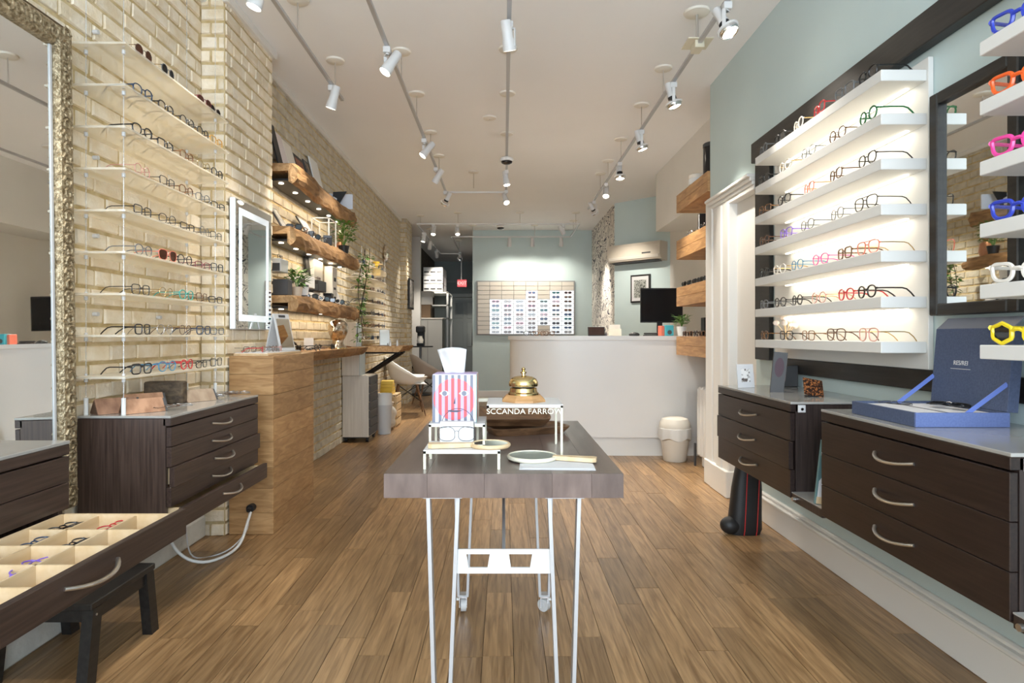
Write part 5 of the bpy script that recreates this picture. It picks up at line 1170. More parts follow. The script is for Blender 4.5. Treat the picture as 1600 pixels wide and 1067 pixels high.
# ---- air conditioner and picture on the angled wall
ac = thing('air_conditioner', 'cream split air conditioner high on the angled wall', 'air conditioner', tuple(AW(.42, .1, 2.2)))
prof = [(0, 0), (.17, .02), (.205, .08), (.205, .22), (.19, .26), (0, .26)]
zb_ = 2.19; s0, s1 = .015, .885
obj('case', MB().prism(prof, lambda a, b, t: AW(t, a + .003, zb_ + b), s0, s1), M['tile'] if False else mat('cream plastic', (.62, .56, .47), .4), ac)
obj('louvre', MB().prism([(.06, .0), (.165, .012), (.168, .018), (.06, .008)], lambda a, b, t: AW(t, a + .003, zb_ + b - .012), s0 + .05, s1 - .05), M['dark_grey'], ac)
obj('flap', MB().prism([(.19, .045), (.208, .078), (.21, .075), (.192, .040)], lambda a, b, t: AW(t, a + .003, zb_ + b), s0 + .03, s1 - .03), M['warm_white'], ac)
obj('display', MB().prism([(.205, .10), (.2065, .10), (.2065, .12), (.205, .12)], lambda a, b, t: AW(t, a + .003, zb_ + b), .60, .74), M['dark_grey'], ac)
pa = thing('framed_drawing', 'black-framed scribble drawing with a white mount on the angled wall', 'picture', tuple(AW(.45, .02, 1.7)))
obj('frame', MB().prism([(.003, 1.62), (.028, 1.62), (.028, 2.02), (.003, 2.02)], lambda a, b, t: AW(t, a, b), .30, .62), M['black'], pa); obj('mount', MB().prism([(.028, 1.645), (.030, 1.645), (.030, 1.995), (.028, 1.995)], lambda a, b, t: AW(t, a, b), .322, .598), M['paper'], pa); obj('drawing', MB().prism([(.030, 1.69), (.0315, 1.69), (.0315, 1.945), (.030, 1.945)], lambda a, b, t: AW(t, a, b), .36, .56), mat('scribble print', (.04, .045, .04), .6, col2=(.50, .52, .48), nscale=(60, 60, 60), nmix=(.47, .53), distort=2), pa)
# ================================================================ oak box shelves in the alcove
for k, (pt, pb, lab) in enumerate([(306, 333, 'topmost thick oak box shelf past the door casing'), (377, 406, 'second thick oak box shelf from the top, past the door casing'), (450, 479, 'third thick oak box shelf, carrying the row of sunglasses'), (525.5, 554, 'lowest thick oak box shelf against the counter end')]):
    z1, z0 = Z_at(pt, 5.75), Z_at(pb, 5.75); t = thing('oak_box_shelf', lab, 'shelf', (1.78, 5.3, z0), group='oak box shelves')
    obj('front_board', MB().box(1.600, 1.625, 4.875, 5.75, (z0 + z1) / 2 + .001, z1, .0015), M['oak_shelf'], t); obj('front_board', MB().box(1.600, 1.625, 4.875, 5.75, z0, (z0 + z1) / 2 - .001, .0015), M['oak_shelf'], t)
    obj('end_board', MB().box(1.626, 1.95, 5.73, 5.75, z0, z1, .0015), M['oak_shelf'], t); obj('top_board', MB().box(1.626, 1.95, 4.875, 5.728, z1 - .02, z1), M['oak_shelf'], t); obj('bottom_board', MB().box(1.626, 1.95, 4.875, 5.728, z0 + .004, z0 + .02), M['oak_shelf'], t)
OZ = [Z_at(p, 5.75) + .0005 for p in (306, 377, 450, 525.5)]
cy = thing('black_canister', 'black cylindrical canister on the topmost oak shelf', 'canister', (1.70, 5.02, OZ[0])); obj('body', MB().lathe([(.075, 0), (.075, .24), (.0, .24)], (1.70, 5.05, OZ[0]), 28), M['black_gloss'], cy, True); obj('lid', MB().lathe([(.077, .235), (.077, .262), (.07, .268), (0, .268)], (1.70, 5.05, OZ[0]), 28), M['dark_grey'], cy, True)
jr = thing('white_jar', 'low white lidded jar on the topmost oak shelf', 'jar', (1.70, 5.42, OZ[0])); obj('body', MB().lathe([(.06, 0), (.085, .02), (.085, .07), (0, .07)], (1.70, 5.42, OZ[0]), 26), M['white'], jr, True); obj('lid', MB().lathe([(.088, .07), (.085, .10), (.06, .112), (0, .113)], (1.70, 5.42, OZ[0]), 26), M['warm_white'], jr, True)
lb = thing('dark_book', 'dark book standing on the second oak shelf', 'book', (1.68, 5.22, OZ[1])); obj('cover', MB().box(1.64, 1.78, 5.20, 5.206, OZ[1], OZ[1] + .15).box(1.64, 1.78, 5.236, 5.242, OZ[1], OZ[1] + .15).box(1.776, 1.782, 5.20, 5.242, OZ[1], OZ[1] + .15), M['black'], lb); obj('pages', MB().box(1.645, 1.776, 5.206, 5.236, OZ[1] + .003, OZ[1] + .146), M['paper'], lb)
for k, (yy, c) in enumerate([(5.45, 'silver'), (5.10, 'black')]): glasses('%s frame on the second oak shelf %s' % (CN[c], ('near its far end', 'beside the dark book')[k]), (1.63, yy, OZ[1]), -PI / 2, c, 'round', .0026, group='frames on the oak shelves')
for k in range(5):
    yy = 5.64 - .155 * k; up = False
    glasses('black sunglasses, %s from the far end of the third oak shelf' % ORD[k], (1.635 + (.06 if up else 0), yy, OZ[2]), -PI / 2 + RN.uniform(-.08, .08), 'black', RN.choice(['square', 'panto', 'round']), .0035, 'lens_dark', 'frames on the oak shelves')
for k in range(5):
    yy = 5.62 - .165 * k
    c = RN.choice(['black', 'tortoise', 'black', 'brown']); glasses('%s frame, %s from the far end of the lowest oak shelf' % (CN[c], ORD[k]), (1.635, yy, OZ[3]), -PI / 2 + RN.uniform(-.12, .12), c, RN.choice(['square', 'panto', 'round']), .0032, RN.choice(['lens', 'lens_dark']), 'frames on the oak shelves')
simple_box('red_black_box', 'tall dark red and black box on the lowest oak shelf', 'box', 1.86, 5.12, OZ[3], .12, .10, .20, mat('oxblood card', (.09, .015, .015), .4, col2=(.25, .04, .03), nscale=(12, 12, 12)), .2, M['black']); simple_box('white_card_stack', 'white card block behind the frames on the lowest oak shelf', 'box', 1.86, 5.40, OZ[3], .10, .08, .10, M['paper'], .1); simple_box('black_box', 'black box behind the plant on the lowest oak shelf', 'box', 1.87, 5.62, OZ[3], .14, .1, .17, M['black'], 0)
# ================================================================ lit white shelves on the right wall
bf = thing('shelf_back_frame', 'black wall frame with a white panel behind the lit shelves', 'wall frame', (XR, 2.9, .94))
obj('top_rail', MB().box(XR - .055, XR - .002, .3, 3.93, 2.235, 2.36, .004), M['black_wood'], bf); obj('lower_rail', MB().box(XR - .03, XR - .002, .3, 3.56, .94, 1.02, .003), M['black_wood'], bf)
obj('post', MB().box(XR - .03, XR - .002, 3.72, 3.93, 1.0, 2.235, .003), M['black_wood'], bf)
obj('back_panel', MB().box(XR - .022, XR - .002, 2.335, 3.66, 1.02, 2.20, .002), M['white'], bf); obj('near_panel', MB().box(XR - .022, XR - .002, .3, 1.80, 1.02, 2.20, .002), M['white'], bf)
SZ = [2.112, 1.947, 1.777, 1.605, 1.428, 1.254, 1.083]
SHX = 1.426
LED_W = 0.34
for r, z in enumerate(SZ):
    t = thing('white_wall_shelf', 'long white lit wall shelf, %s from the top beside the door casing' % ORD[r], 'shelf', (1.52, 2.93, z), group='long white lit shelves')
    obj('board', MB().box(SHX, XR - .022, 2.345, 3.52, z, z + .043, .002), M['white'], t)
    if r < 6:
        obj('led_strip', MB().box(XR - .055, XR - .04, 2.42, 3.45, z - .004, z), M['led'], t)
        area_light('shelf_led', (XR - .075, 2.93, z - .007), (0, 0, 0), .012, 1.02, LED_W, (1.0, .86, .66))
    n = thing('white_wall_shelf', 'short white wall shelf at the right edge, %s from the top' % ORD[r], 'shelf', (1.5, 1.2, z), group='short white shelves')
    obj('board', MB().box(1.36, XR - .022, .55, 1.775, z, z + .040, .002), M['white'], n); obj('bracket_plate', MB().box(1.42, XR - .03, .7, 1.68, z - .003, z), M['warm_white'], n)
RROWS = [  # top to bottom; near to far
    [('black', 'panto', .0030), ('grey', 'square', .0028), ('red', 'square', .0026), ('clear', 'panto', .0028), ('black', 'square', .0030), ('grey', 'panto', .0028)],
    [('green', 'round', .0030), ('brown', 'round', .0024), ('grey', 'panto', .0018), ('clear', 'panto', .0026), ('black', 'square', .0030)],
    [('black', 'panto', .0022), ('brown', 'panto', .0024), ('coral', 'panto', .0022), ('black', 'panto', .0026), ('tortoise', 'square', .0026)],
    [('black', 'aviator', .0019), ('grey', 'panto', .0017), ('grey', 'panto', .0020), ('purple', 'square', .0024), ('brown', 'panto', .0026)],
    [('coral', 'aviator', .0018), ('tortoise', 'square', .0026), ('pink', 'panto', .0020), ('azure', 'panto', .0020), ('clear', 'panto', .0024), ('black', 'panto', .0028)],
    [('black', 'panto', .0028), ('red', 'panto', .0026), ('rose', 'round', .0018), ('black', 'round', .0024), ('black', 'panto', .0024), ('grey', 'square', .0024)],
    [('rose', 'aviator', .0019), ('brown', 'aviator', .0022), ('tortoise', 'square', .0020), ('black', 'square', .0022), ('tortoise', 'panto', .0022)]]
RY5 = [2.46, 2.685, 2.93, 3.17, 3.43]; RY6 = [2.45, 2.62, 2.83, 3.04, 3.24, 3.44]
for r, row in enumerate(RROWS):
    ys = RY6 if len(row) == 6 else RY5
    for k, (c, s, rim) in enumerate(row):
        fold = (r == 0)
        glasses('%s %s eyeglasses, %s from the near end of the %s long lit shelf down' % (CN[c], s, ORD[k], ORD[r]), (SHX + .010 + RN.uniform(-.003, .004), ys[k] + RN.uniform(-.01, .01), SZ[r] + .0435), -PI / 2 + RN.uniform(-.16, .06), c, s, rim, 'lens', 'eyeglasses on the long lit shelves', temple=('gold' if c in ('clear', 'coral', 'rose') else None), scale=1.05)
NR = [(1, 'blue', 'cat-eye', 'lens'), (2, 'orange', 'cat-eye', 'lens'), (3, 'pink', 'cat-eye', 'lens'), (4, 'blue', 'cat-eye', 'lens'), (5, 'clear', 'cat-eye', 'lens'), (6, 'yellow', 'hexagonal', 'lens_dark')]
for (r, c, s, ln) in NR:
    glasses('chunky %s %s %s on a short white shelf%s' % (CN[c], s, 'sunglasses' if ln != 'lens' else 'eyeglasses', {1: ', the highest pair', 4: ', below the pink pair'}.get(r, '')), (1.388, 1.675, SZ[r] + .0405), -1.38, c, s, .0046, ln, 'chunky glasses on the short shelves', scale=1.15)
# ---- black framed mirror between the shelves
rm_ = thing('black_framed_mirror', 'black-framed mirror hung between the white shelves', 'mirror', (XR, 2.09, 1.22))
ya, yb, za, zb = 1.895, 2.29, 1.222, 2.03
obj('mirror_glass', MB().box(XR - .032, XR - .024, ya + .02, yb - .02, za + .02, zb - .02), M['mirror'], rm_)
for q in ((yb - .042, yb, za, zb), (ya, ya + .042, za, zb), (ya + .042, yb - .042, zb - .042, zb), (ya + .042, yb - .042, za, za + .042)): obj('frame_bar', MB().box(XR - .052, XR - .003, *q, .004), M['black_wood'], rm_)
# ================================================================ right cabinets
XCR = 1.20
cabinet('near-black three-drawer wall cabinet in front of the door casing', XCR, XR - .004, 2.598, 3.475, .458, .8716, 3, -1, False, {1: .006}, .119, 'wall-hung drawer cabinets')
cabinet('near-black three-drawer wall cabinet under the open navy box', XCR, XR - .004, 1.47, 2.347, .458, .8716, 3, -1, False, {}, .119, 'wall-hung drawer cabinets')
for k, (a, b, lab) in enumerate(((2.349, 2.596, 'dark low shelf board bridging the two near-black cabinets'), (.62, 1.468, 'dark low shelf board at the bottom right edge'))):
    t = thing('low_shelf_board', lab, 'shelf', ((XCR + XR) / 2, (a + b) / 2, .458), group='low shelf boards'); obj('board', MB().box(XCR + .004, XR - .004, a, b, .458, .492, .002), M['wenge'], t); obj('glass_top', MB().box(XCR + .004, XR - .004, a, b, .492, .496), M['glass_top'], t); obj('knob', MB().cyl((XCR + .004, b - .03, .473), (XCR - .008, b - .03, .473), .009, n=14), M['nickel'], t, True)
def lock(y, lab):
    t = thing('cabinet_bracket', lab, 'bracket', (XCR + .05, y, .83), group='steel end brackets'); obj('plate', MB().box(XCR + .03, XCR + .062, y - .0045, y - .0005, .828, .859, .001), M['light_grey'], t); obj('screw', MB().cyl((XCR + .046, y - .0045, .842), (XCR + .046, y - .009, .842), .006, n=12), M['chrome'], t)
lock(2.598, 'small steel bracket on the end of the farther black cabinet'); lock(1.47, 'small steel bracket on the end of the nearer black cabinet')
bk = thing('picture_book', 'teal and white picture book leaning on the low shelf between the cabinets', 'book', (1.26, 2.40, .4965))
KM = Matrix.Translation((1.205, 2.405, .4965)) @ Matrix.Rotation(.13, 4, 'Y') @ Matrix.Rotation(-.03, 4, 'X')
obj('cover', MB().box(0, .20, 0, .012, .002, .25, .001).xf(KM), mat('teal book cover', (.10, .19, .20), .5), bk)
obj('arch_print', MB().prism([(.006, .004), (.10, .004), (.10, .09), (.085, .12), (.055, .13), (.025, .12), (.006, .09)], lambda a, b, t: Vector((a, t, b)), -.001, .0005).xf(KM), M['paper'], bk); obj('title_band', MB().box(.003, .10, -.001, .0005, .19, .247).xf(KM), M['light_grey'], bk); obj('base_print', MB().box(.004, .10, -.0015, .0005, .003, .03).xf(KM), M['maple'], bk)
# ---- navy presentation box
nb = thing('navy_presentation_box', 'open navy linen presentation box with blue ribbons on the cabinet', 'box', (1.37, 2.03, .872))
bx0, bx1, by0, by1, bz = 1.245, 1.530, 1.875, 2.220, .8722
bh = .044
obj('base_side', MB().box(bx0, bx0 + .008, by0 + .008, by1, bz, bz + bh, .001), M['navy'], nb); obj('base_front', MB().box(bx0, bx1, by0, by0 + .008, bz, bz + bh, .001), M['blue_edge'], nb); obj('base_back', MB().box(bx0 + .008, bx1, by1 - .008, by1, bz, bz + bh, .001), M['navy'], nb); obj('base_hinge_side', MB().box(bx1 - .008, bx1, by0 + .008, by1 - .008, bz, bz + bh, .001), M['navy'], nb)
obj('insert', MB().box(bx0 + .008, bx1 - .008, by0 + .008, by1 - .008, bz + .002, bz + .036), M['paper'], nb)
obj('tray_line', MB().box(1.385, 1.389, by0 + .01, by1 - .01, bz + .036, bz + .0375), M['dark_grey'], nb)
# the lid stands up along the wall side, leaning back a little
LZ0, LH = bz + bh + .001, .257
LM = Matrix.Translation((bx1 - .006, 0, LZ0)) @ Matrix.Rotation(.08, 4, 'Y')
obj('lid_face', MB().box(0, .006, by0 + .004, by1 - .004, 0, LH, .001).xf(LM), M['navy'], nb)
obj('lid_wall', MB().box(.006, .034, by0 + .004, by0 + .010, 0, LH, .001).xf(LM), M['navy'], nb); obj('lid_wall', MB().box(.006, .034, by1 - .010, by1 - .004, 0, LH, .001).xf(LM), M['navy'], nb)
obj('lid_flap', MB().box(0, .004, by0 + .010, by1 - .006, 0, .055, .001).xf(LM @ Matrix.Translation((0, 0, LH)) @ Matrix.Rotation(.75, 4, 'Y')), mat('grey linen lid edge', (.16, .17, .21), .7), nb)
TM = LM @ Matrix.Translation((-.0006, 2.085, .140)) @ Matrix.Rotation(-PI / 2, 4, 'Z') @ Matrix.Rotation(PI / 2, 4, 'X')
tm_ = text_mesh('RES/REI', .021, .0004); tm_.transform(TM); tm_.materials.append(M['paper']); lo_ = bpy.data.objects.new('lettering', tm_); COL.objects.link(lo_); lo_.parent = nb; tm_.transform(Matrix.Translation(-Vector(ORG[nb.name])))
obj('lettering_line', MB().box(-.0008, .0002, 2.040, 2.130, .1195, .1215).xf(LM), M['light_grey'], nb)
def ribbon(p, q, w=.014):
    p, q = Vector(p), Vector(q); d = (q - p).normalized(); s = Vector((0, 0, 1)); s = (s - d * s.dot(d)).normalized() * w / 2; t = d.cross(s).normalized() * .0006
    b = MB(); b.add([p - s - t, p + s - t, q + s - t, q - s - t, p - s + t, p + s + t, q + s + t, q - s + t], [(0, 1, 2, 3), (4, 7, 6, 5), (0, 4, 5, 1), (1, 5, 6, 2), (2, 6, 7, 3), (3, 7, 4, 0)]); return b
obj('ribbon', ribbon((1.403, 2.209, bz + bh - .006), (1.530, 2.208, bz + bh + .092)), M['blue_ribbon'], nb); obj('ribbon', ribbon((1.405, 1.886, bz + bh - .006), (1.530, 1.886, bz + bh + .086)), M['blue_ribbon'], nb)
glasses('black sunglasses lying in the open navy box', (1.445, 2.04, bz + .038), -1.2, 'black', 'cat-eye', .003, 'lens_dark', scale=.9, folded=True)
glasses('thin black frame lying at the left of the open navy box', (1.315, 2.10, bz + .038), -.9, 'black', 'oval', .0014, 'lens', scale=.8, folded=True)
# ---- cards and boxes on the farther cabinet
CZ = .8722
wcd = thing('photo_card', 'white photo card standing on the farther black cabinet', 'card', (1.36, 3.40, CZ)); Mx = Matrix.Translation((X_at(1166, 3.3), 3.3, CZ)) @ Matrix.Rotation(.25, 4, 'Z') @ Matrix.Rotation(-.12, 4, 'X')
obj('card', MB().box(-.05, .05, -.002, .002, 0, .125).xf(Mx), M['paper'], wcd); obj('photo', MB().box(-.026, .026, -.0028, -.002, .03, .10).xf(Mx), mat('sepia blossoms print', (.10, .08, .07), .6, col2=(.80, .78, .76), nscale=(45, 45, 45), nmix=(.40, .52)), wcd); obj('prop', MB().box(.045, .052, 0, .06, 0, .08).xf(Mx), mat('pale blue card', (.45, .58, .80), .6), wcd)
tb2 = thing('dark_showcard', 'tall dark showcard with a plum oval on the farther cabinet', 'card', (X_at(1212, 3.05), 3.05, CZ)); Mx = Matrix.Translation((X_at(1203, 3.05), 3.05, CZ)) @ Matrix.Rotation(-.35, 4, 'Z') @ Matrix.Rotation(-.08, 4, 'X') @ Matrix.Rotation(.10, 4, 'Y')
obj('card', MB().box(0, .062, 0, .05, 0, .20, .001).xf(Mx), M['dark_grey'], tb2); obj('oval', MB().prism([(.031 + .021 * math.cos(a), .125 + .048 * math.sin(a)) for a in [i * PI / 12 for i in range(24)]], lambda a, b, t: Vector((a, t, b)), -.001, .001).xf(Mx), mat('plum gloss', (.05, .018, .03), .6), tb2); obj('bronze_side', MB().box(.0625, .0635, .006, .046, .06, .19).xf(Mx), mat('bronze fade print', (.16, .06, .03), .4, col2=(.02, .01, .01), nscale=(20, 20, 10)), tb2)
gw = simple_box('grey_wall_box', 'dark grey box behind the showcard on the farther cabinet', 'box', 1.545, 3.40, CZ, .09, .1, .115, M['dark_grey'])
tc = thing('tortoiseshell_sample', 'tilted tortoiseshell acetate sample plate on the farther cabinet', 'sample plate', (1.38, 2.72, CZ)); Mx = Matrix.Translation((X_at(1272, 2.80), 2.80, CZ)) @ Matrix.Rotation(.1, 4, 'Z') @ Matrix.Rotation(-.55, 4, 'X') @ Matrix.Rotation(.22, 4, 'Y')
obj('plate', MB().box(-.045, .045, -.004, .0, .004, .092, .001).xf(Mx), mat('flecked tortoiseshell', (.02, .010, .008), .3, col2=(.30, .11, .035), nscale=(130, 130, 130), nmix=(.50, .62), detail=1), tc); obj('foot', MB().box(-.03, .03, 0, .03, 0, .006).xf(Matrix.Translation((X_at(1272, 2.80), 2.80, CZ))), M['black'], tc)
fl_ = thing('cotton_sprig', 'sprig of white cotton flowers on the lowest lit shelf', 'flowers', (1.53, 3.36, SZ[6] + .043)); st_ = MB(); bl_ = MB(); r = random.Random(8)
for k in range(7):
    a = r.uniform(0, 6.28); e = (1.53 + .05 * math.cos(a), 3.36 + .06 * math.sin(a), SZ[6] + .043 + r.uniform(.06, .125)); st_.tube(smoothpts([(1.53, 3.36, SZ[6] + .043), (1.53 + .02 * math.cos(a), 3.36 + .02 * math.sin(a), SZ[6] + .09), e], 3), .0018, 5); bl_.ball(e, .017, .017, .015, 10, 7)
obj('stem', st_, M['pine'], fl_); obj('blossom', bl_, mat('cotton white', (.80, .70, .62), .9), fl_, True)
# ---- bag on the floor
bg_ = thing('black_bag', 'tall black bag with red piping standing on the floor under the cabinet', 'bag', (1.40, 3.62, 0)); b = MB(); vs = []; n = 14; prof = [(0, .085, .055), (.03, .095, .062), (.12, .088, .06), (.26, .082, .055), (.36, .07, .05), (.42, .06, .042), (.44, .045, .03)]
for (z, rx, ry) in prof:
    for k in range(n):
        a = 2 * PI * k / n; c, s = math.cos(a), math.sin(a); vs.append((1.40 + .06 * z + rx * math.copysign(abs(c) ** .6, c), 3.62 + ry * math.copysign(abs(s) ** .6, s), z))
b.add(vs, [(i*n+k, i*n+(k+1) % n, (i+1)*n+(k+1) % n, (i+1)*n+k) for i in range(len(prof)-1) for k in range(n)] + [tuple(range(n))[::-1], tuple(range((len(prof)-1)*n, len(prof)*n))]); obj('shell', b, M['black'], bg_, True)
for dx in (-.02, .05): obj('piping', MB().tube([(1.40 + dx + .06 * z, 3.62 - ry * 1.0 - .001, z) for z, rx, ry in prof[:6]], .0025, 5), M['red'], bg_, True)
obj('side_pouch', MB().ball((1.315, 3.60, .05), .06, .05, .05), M['black'], bg_, True); obj('white_mark', MB().tube([(1.405 - .01 + .010 * math.sin(t), 3.566, .385 + .017 * math.sin(2 * t) * .0 + .018 * math.cos(t)) for t in [2 * PI * i / 16 for i in range(16)]], .0035, 5, True).tube([(1.395 + .008 * math.sin(t), 3.566, .415 + .013 * math.cos(t)) for t in [2 * PI * i / 16 for i in range(16)]], .0035, 5, True), M['paper'], bg_)
# ================================================================ ceiling tracks and their spotlights
TRZ = 2.90
def canopy(par, x, y, r=.066, rod=True, z1=TRZ):
    c = obj('canopy', MB().lathe([(0, CEIL - .020), (r * .5, CEIL - .019), (r * .93, CEIL - .012), (r, CEIL - .004), (r, CEIL - .0005)], (x, y, 0), 28), M['warm_white'], par, True)
    if rod: obj('rod', MB().cyl((x, y, z1 + .01), (x, y, CEIL - .015), .004, n=8), M['nickel'], par)
def track(label, segs, cans):
    p0 = segs[0][0]; t = thing('ceiling_track', label, 'light track', (p0[0], p0[1], TRZ), group='ceiling light tracks')
    for (a, b) in segs:
        dx = abs(a[0] - b[0]) > abs(a[1] - b[1])
        if dx: bm_ = MB().box(a[0], b[0], a[1] - .012, a[1] + .012, TRZ - .008, TRZ + .012, .002)
        else: bm_ = MB().box(a[0] - .012, a[0] + .012, a[1], b[1], TRZ - .008, TRZ + .012, .002)
        obj('rail', bm_, M['steel'] if not dx else M['white_metal'], t)
    for c in cans: canopy(t, *c)
    return t
def cp(px, py): d = (CEIL - H) * F / (CY - py); return d
X1t, X2t, X3t, X4t = -1.20, -.705, .03, 1.17
track('straight ceiling track along the brick wall', [((X1t, -.9), (X1t, 4.62))], [(X1t, 0.6), (X1t, 2.2), (X1t, 3.62), (X1t, 4.42)])
track('long ceiling track left of the middle one', [((X2t, -.9), (X2t, 7.60)), ((X2t, 7.60), (X3t, 7.60))], [(X2t, .8), (X2t, 2.7), (X2t, 4.28), (X2t, 5.03), (X2t, 5.98), (X2t, 6.77), (-.36, 7.43)])
track('ceiling track down the middle of the shop', [((X3t, -.9), (X3t, 7.58))], [(X3t, 1.0), (X3t, 2.9), (X3t, 4.24), (X3t, 5.02), (X3t, 6.02)])
t4 = track('long ceiling track beside the pale aqua wall', [((X4t, -.9), (X4t, 8.6))], [(X4t, 1.6), (X4t, 3.76, .078), (X4t, 4.55), (X4t, 5.27), (X4t, 6.19), (X4t, 6.96), (X4t, 7.51)])
obj('feed_box', MB().box(X4t - .075, X4t + .075, 3.68, 3.83, TRZ + .012, TRZ + .018).box(X4t - .028, X4t + .028, 3.70, 3.80, TRZ - .03, TRZ + .02, .003), M['cream_metal'], t4)
obj('feed_conduit', MB().tube(smoothpts([(X4t, 3.76, TRZ + .02), (X4t + .002, 3.76, TRZ + .1), (X4t, 3.76, CEIL - .02)], 5), .009, 8), M['nickel'], t4, True)
track('square ceiling track before the back wall', [((-1.36, 9.76), (1.19, 9.76)), ((-1.36, 9.77), (-1.36, 13.3)), ((1.19, 9.77), (1.19, 11.02)), ((-.92, 11.03), (1.19, 11.03)), ((-.92, 11.04), (-.92, 14.2)), ((-1.36, 13.3), (-.92, 13.3))],
      [(-1.36, 10.15), (-.73, 9.9), (.26, 9.9), (1.15, 9.9), (-1.36, 11.4), (-.55, 11.03), (.55, 11.03), (-.92, 12.8), (1.19, 10.6)])
bc_ = thing('blank_ceiling_plate', 'blank round cover plate on the ceiling between tracks', 'cover plate', (X_at(765, 5.58), 5.58, CEIL)); canopy(bc_, X_at(765, 5.58), 5.58, .062, False); obj('screw', MB().cyl((X_at(765, 5.58), 5.58, CEIL - .0225), (X_at(765, 5.58), 5.58, CEIL - .018), .005, n=8), M['nickel'], bc_)
for k, (x, y, lab) in enumerate(((X3t + .0, 6.08, 'white and black ceiling sensor hanging on the middle track'), (-.05, 9.82, 'white and black sensor dome on the square track'))):
    t = thing('ceiling_sensor', lab, 'sensor', (x, y, TRZ - .05), group='ceiling sensors'); obj('housing', MB().lathe([(.0, -.02), (.05, -.02), (.068, -.035), (.068, -.06), (0, -.06)], (x, y, TRZ + .012), 24), M['white'], t, True); obj('dome', MB().lathe([(.055, -.06), (.05, -.075), (.03, -.085), (0, -.088)], (x, y, TRZ + .012), 24), M['black_gloss'], t, True)
# spotlight head: the lamp hinges near its mouth on a thin arm
ad_me = MB().box(-.022, .022, -.018, .018, -.045, -.008, .003).cyl((0, 0, -.044), (0, 0, -.056), .007, n=10).mesh('adapter', smooth=True)
yk_me = MB().box(-.038, -.033, -.010, .010, -.150, -.052, .001).box(-.038, .010, -.010, .010, -.056, -.050, .001).cyl((-.040, 0, -.142), (-.024, 0, -.142), .008, n=10).mesh('yoke', smooth=True)
can_a = MB().lathe([(.0, .105), (.019, .105), (.023, .100), (.024, .035), (.028, .012), (.030, -.020), (.0275, -.020), (.026, .0), (0, .004)], (0, 0, 0), 20).mesh('lamp_body', smooth=True)
can_b = MB().lathe([(.0, .110), (.016, .110), (.019, .105), (.019, .050), (.022, .046), (.023, .030), (.0, .028)], (0, 0, 0), 22).mesh('lamp_body', smooth=True)
ring_b = MB().lathe([(.0185, .030), (.0185, .014), (.0225, .014), (.0225, .030)], (0, 0, 0), 18).mesh('lamp_collar', smooth=True)
refl_b = MB().lathe([(.018, .018), (.030, .004), (.040, -.004), (.0405, -.014), (.037, -.026), (.034, -.030), (.031, -.026), (.016, .014)], (0, 0, 0), 24).mesh('reflector', smooth=True)
rim_b = MB().lathe([(.040, -.002), (.046, -.004), (.046, -.011), (.040, -.012)], (0, 0, 0), 24).mesh('rim', smooth=True)
face_a = MB().cyl((0, 0, -.014), (0, 0, -.010), .0262, n=20).mesh('bulb'); face_b = MB().cyl((0, 0, -.026), (0, 0, -.023), .0305, n=22).mesh('bulb', smooth=True)
for me in (ad_me, yk_me, can_a, can_b, ring_b, refl_b, rim_b, face_a, face_b): me.materials.append(None)
def head(label, x, y, target, kind='a', watts=1.0, group='track spotlights', drop=.142, angle=62, col=None):
    t = thing('track_spotlight', label, 'spotlight', (x, y, TRZ), group=group)
    inst('adapter', ad_me, [M['white_metal']], t); pv = Vector((0, 0, -drop)); dv = (Vector(target) - (Vector((x, y, TRZ)) + pv)).normalized()
    az = math.atan2(dv.y, dv.x) + PI / 2
    q = dv.to_track_quat('-Z', 'Y').to_euler()
    inst('yoke', yk_me, [M['white_metal']], t, rot=(0, 0, az))
    b = inst('lamp_body', can_a if kind == 'a' else can_b, [M['white_metal']], t, pv, q, scale=(1.25, 1.25, 1.25))
    if kind == 'b': inst('collar', ring_b, [M['black']], b); inst('reflector', refl_b, [M['chrome']], b); inst('rim', rim_b, [M['white_metal']], b)
    inst('bulb', face_a if kind == 'a' else face_b, [M['bulb']], b)
    l = bpy.data.lights.new('spot_beam', 'SPOT'); l.energy = SPOT_W * watts; l.color = col or SPOT_C; l.spot_size = math.radians(angle); l.spot_blend = .9; l.shadow_soft_size = .03
    lo = bpy.data.objects.new('spot_beam', l); COL.objects.link(lo); lo.parent = t; lo.location = pv + dv * .05; lo.rotation_euler = q
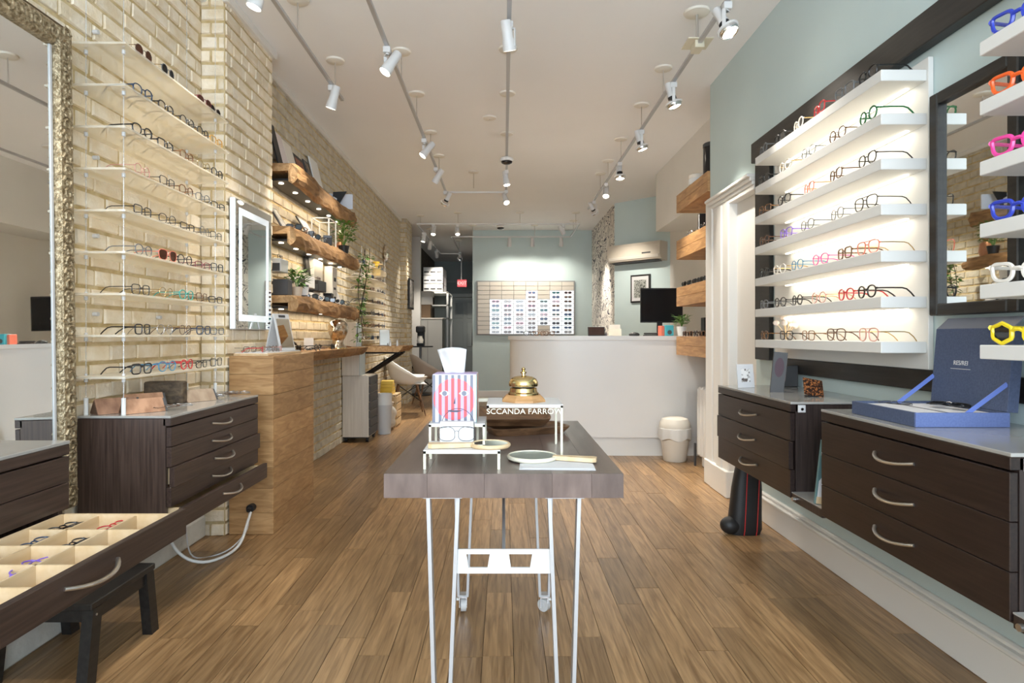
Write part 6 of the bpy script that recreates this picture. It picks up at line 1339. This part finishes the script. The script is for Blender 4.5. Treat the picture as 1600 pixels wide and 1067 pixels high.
HD = [
 ('white spotlight near the end of the brick wall track', X1t, 4.33, (-1.74, 4.6, 1.2), 'a', .6),
 ('white spotlight over the acrylic rack on the brick wall track', X1t, 3.0, (-1.7, 2.9, 1.2), 'a', .5),
 ('unseen white spotlight nearest the shop window on the brick wall track', X1t, 1.6, (-1.7, 2.2, 1.0), 'a', .45),  # out of view, added as a light source for the brick wall
 ('white tilted spotlight nearest on the left-middle track', X2t, 3.75, (-1.6, 3.3, 1.2), 'a', .6),
 ('second white tilted spotlight along the left-middle track', X2t, 5.50, (-1.6, 5.2, 1.6), 'a', 1.1),
 ('third white spotlight along the left-middle track', X2t, 6.45, (-1.6, 6.8, 1.4), 'a', 1.3),
 ('chrome ringed spotlight at the end of the left-middle track', X2t, 7.50, (-1.6, 8.3, 1.4), 'b', 1.4),
 ('white spotlight nearest on the middle track', X3t, 3.45, (.5, 4.6, .0), 'a', .9),
 ('short white spotlight under the middle track sensor', X3t, 6.55, (.4, 6.2, .4), 'a', 1.5),
 ('white spotlight at the far end of the middle track', X3t, 7.45, (.6, 6.0, .6), 'a', 1.6),
 ('bare lamp spotlight nearest on the aqua wall track', X4t, 3.25, (1.6, 2.8, 1.6), 'b', .7),
 ('cage-armed lamp second along the aqua wall track', X4t, 4.28, (1.58, 4.2, 1.3), 'b', .8),
 ('chrome ringed spotlight third along the aqua wall track', X4t, 5.27, (1.65, 5.2, 1.2), 'b', 1.0),
 ('chrome ringed spotlight fourth along the aqua wall track', X4t, 6.25, (1.2, 5.9, .6), 'b', 1.4),
 ('small white spotlight fifth along the aqua wall track', X4t, 7.1, (.9, 6.0, .9), 'a', 1.2),
 ('chrome ringed spotlight at the far end of the aqua wall track', X4t, 8.05, (1.9, 8.9, 1.7), 'b', .9),
 ('left lamp on the front bar of the square track', X_at(677, 9.76), 9.76, (-1.3, 8.6, .2), 'a', 2.2),
 ('second lamp from the left on the front bar of the square track', X_at(715, 9.76), 9.76, (-.5, 8.4, .0), 'a', 3.0),
 ('right lamp on the front bar of the square track', X_at(880, 9.76), 9.76, (1.6, 10.0, 1.6), 'a', 1.8),
 ('left lamp on the rear bar of the square track', X_at(796, 11.0), 11.03, (.1, 11.57, 1.5), 'a', .34, 'track spotlights', .142, 125),
 ('middle lamp on the rear bar of the square track', X_at(832, 11.0), 11.03, (.55, 11.57, 1.5), 'a', .34, 'track spotlights', .142, 125),
 ('right lamp on the rear bar of the square track', X_at(877, 11.0), 11.03, (1.05, 11.57, 1.5), 'a', .26, 'track spotlights', .142, 125),
 ('nearest lamp on the left arm of the square track', -1.36, 10.5, (-1.7, 10.3, 1.4), 'a', .6),
 ('second lamp on the left arm of the square track', -1.36, 11.4, (-1.6, 12.2, 1.2), 'a', 1.0),
 ('farthest lamp on the left arm of the square track', -1.36, 12.6, (-1.3, 15, 1.0), 'a', .9),
 ('lamp on the inner passage arm of the square track', -.92, 13.0, (-1.0, 15.5, 1.0), 'b', .9)]
for h in HD: head(*h)
